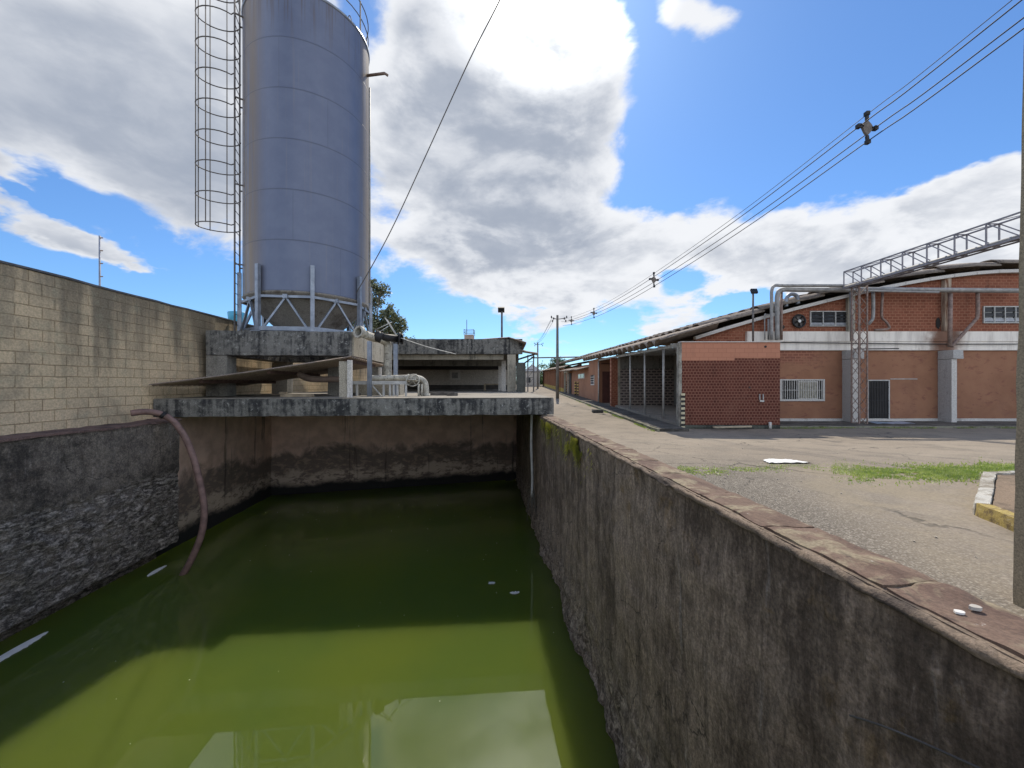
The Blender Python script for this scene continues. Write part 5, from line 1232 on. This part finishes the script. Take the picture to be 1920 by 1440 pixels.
for d, lab in ((10.2, 'large grey cable spacer nearest the viewer, high at upper right'), (21.7, 'cable spacer on the bundle, second from the viewer'), (31.8, 'small cable spacer third from the viewer, above the brick annex'), (38.5, 'tiny cable spacer nearest the utility pole')):
    p = wirepos(d)
    if s0 is None:
        s0 = thing('cable_spacer', lab, 'cable spacer', p, 'spacers on the power cables'); b = MB()
        b.prism([p+Vector((x, -.03, z)) for x, z in ((0, .2), (.09, .1), (.15, 0), (.07, -.12), (0, -.2), (-.07, -.12), (-.15, .05), (-.09, .12))], (0, .06, 0)); b.build('plate', m_plain('grey spacer plastic', (.16, .14, .125, 1), .2, 9, .7), s0)
        b = MB()
        for a, c in (((0, .2), (.0, .38)), ((.1, 0), (.22, 0)), ((-.1, .05), (-.22, .05)), ((0, -.2), (.02, -.36))): b.bar(p+Vector((a[0], 0, a[1])), p+Vector((c[0], 0, c[1])), .06)
        for x, z in ((0, .38), (.22, 0), (-.22, .05), (.02, -.36)): b.bx(p.x+x-.045, p.x+x+.045, p.y-.05, p.y+.05, p.z+z-.05, p.z+z+.05)
        b.build('clamp', DARKM, s0)
    else:
        c = copy_tree(s0); c.location = p; c['label'] = lab
for k, (dx, dz) in enumerate(((-.55, -.2), (-.7, -.6), (-.35, -.45))):
    a, c = Vector((4.9+dx, 42, rz(42)+9.0+dz)), Vector((4.9+dx*.8, 74, rz(74)+8.8+dz)); m_ = (a+c)/2-Vector((0, 0, .45))
    b = MB(); b.tube(curve([a, m_, c], 8), .016, 5); tag(b.build('power_cable', WIREM, loc=a), ['left upper cable strung between the two street poles', 'lowest cable strung between the two street poles', 'right inner cable strung between the two street poles'][k], 'cable', 'cables between the two street poles')
def lamp(px, ptop, pbase, d, label, tilt, side):
    a, c = at(px, pbase, d), at(px, ptop, d); t = thing('floodlight', label, 'floodlight', a)
    b = MB(); b.tube([a-Vector((0, 0, .1)), c], .045, 8); b.build('pole', STEELD, t)
    b = MB(); u = Vector((1, 0, 0)); n = Vector((0, -math.cos(tilt), math.sin(tilt))); w_ = u.cross(n)
    p = c+Vector((side, 0, .08))
    b.prism([p+u*x*.15+w_*y*.12-n*.05 for x, y in ((-1, -1), (1, -1), (1, 1), (-1, 1))], n*.10); h = b.build('lamp_head', DARKM, t, bevel=.01)
    b = MB(); b.prism([p+u*x*.12+w_*y*.09+n*.051 for x, y in ((-1, -1), (1, -1), (1, 1), (-1, 1))], n*.006); b.build('lamp_glass', GLASSD, h)
lamp(941, 584, 634, 18.0, 'floodlight on a thin pole on the open shed roof', R(-35), -.03)
lamp(1412, 549, 636, 19.2, 'floodlight on a thin pole behind the brick annex parapet', R(25), .05)
# mast and blue tank beyond the block wall
q = at(187, 560, 42); ms = thing('radio_mast', 'thin distant mast rising above the block wall at far left', 'mast', (q.x, 42, 0))
b = MB(); b.tube([(q.x, 42, 0), (q.x, 42, at(0, 442, 42).z)], .09, 6); b.build('mast_pole', m_plain('grey blue mast', (.20, .23, .30, 1), .2, 3, .6), ms)
for py in (446, 494, 518.5, 470): z = at(0, py, 42).z; b = MB(); b.bar((q.x, 42, z), (q.x+.32, 42, z), .10); b.build('antenna', LATT, ms)
q = at(446, 600, 27); bt = thing('water_tank', 'round sky blue plastic water tank peeping over the block wall', 'water tank', (q.x, 27, 0))
zt_ = at(0, 586, 27).z
b = MB(); b.lathe((q.x, 27, zt_), [(.02, .02), (.58, .0), (.60, -.05), (.52, -.9), (.02, -.92)], 28); b.build('tank_body', BLUEP, bt)
b = MB()
for dx, dy in ((-.35, -.35), (.35, -.35), (.35, .35), (-.35, .35)): b.bar((q.x+dx, 27+dy, 0), (q.x+dx, 27+dy, zt_-.92), .14)
b.build('stand', GREYCONC, bt)

# ================================================================== TREES
def tree(name, label, base, blobs, n, leaf, m, limbs=True, group=None, droop=.5, tr=.25):
    t = thing(name, label, 'tree', base, group); bs = Vector(base); rn = random.Random(int(bs.x*7+bs.y))
    top = max((Vector(c) for c, r in blobs), key=lambda p: p.z); b = MB()
    fork = bs.lerp(Vector((top.x, top.y, top.z)), .45); fork.x = bs.x*.8+fork.x*.2
    b.tube(curve([bs-Vector((0, 0, .3)), bs.lerp(fork, .5)+Vector((.1, 0, 0)), fork], 5), tr, 8, r1=tr*.55)
    for c, r in blobs:
        c = Vector(c); m1 = fork.lerp(c, .5)+Vector((rn.uniform(-.4, .4), rn.uniform(-.4, .4), -.2))
        b.tube(curve([fork, m1, c], 5), tr*.42, 6, r1=.03)
        for k in range(5):
            d = Vector((rn.gauss(0, 1), rn.gauss(0, 1), rn.gauss(0, 1))).normalized()*r*.8; b.tube(curve([m1.lerp(c, .6), c+d*.4+Vector((0, 0, .1)), c+d], 3), .035, 4, r1=.01)
    b.build('trunk', TRUNK, t)
    b = MB(); tot = sum(r**2 for c, r in blobs)
    for c, r in blobs:
        c = Vector(c); subs = [c+Vector((rn.gauss(0, 1), rn.gauss(0, 1), rn.gauss(0, .8))).normalized()*r*rn.uniform(.25, .95) for _ in range(max(6, int(26*min(1, r))))]
        for k in range(int(n*r*r/tot)):
            s = rn.choice(subs); p = s+Vector((rn.gauss(0, 1), rn.gauss(0, 1), rn.gauss(0, .8)))*r*.17
            d = Vector((rn.gauss(0, 1), rn.gauss(0, 1), rn.gauss(-droop, .6))).normalized(); sd = d.cross(Vector((rn.gauss(0, 1), rn.gauss(0, 1), rn.gauss(0, 1)))).normalized()
            l = leaf*rn.uniform(.6, 1.4); w_ = l*.26
            b.face([p, p+d*l*.5+sd*w_, p+d*l, p+d*l*.5-sd*w_])
    b.build('crown', m, t); return t
D = 44
tree('eucalyptus_tree', 'tall loose eucalyptus tree rising behind the right side of the silo', (at(706, 0, D).x, D, 0),
     [(at(712, 545, D), 1.15), (at(700, 562, D+1), 1.2), (at(728, 583, D), .9), (at(742, 600, D-.5), 1.25), (at(722, 608, D+.8), 1.4), (at(748, 618, D), .9), (at(700, 600, D), 1.3), (at(682, 580, D+1), 1.2), (at(668, 604, D), 1.3), (at(735, 628, D+1), 1.2), (at(695, 530, D), .7), (at(705, 630, D+1), 1.5), (at(765, 640, D+2), .9)], 8500, .30, LEAF, tr=.28)
for k, (px, py, d, r, lab) in enumerate([(1047, 684, 98, 2.3, 'sparse distant tree above the far warehouse roof, between the poles'), (1000, 708, 112, 3.4, 'green distant tree at the end of the street beside the gantry'), (1018, 700, 125, 3.6, 'distant rounded tree at the end of the street, right of the gantry'), (975, 705, 130, 5, 'distant tree hidden mostly by the shed at the end of the street')]):
    c = at(px, py, d); tree('far_tree', lab, (c.x, d, rz(d)), [(c, r), (c+Vector((r*.8, .5, -.4*r)), r*.7), (c+Vector((-r*.8, .5, -.5*r)), r*.75), (c+Vector((0, .3, -.9*r)), r*.8)], 2600, .55, LEAF2, group='trees at the end of the street', tr=.2)
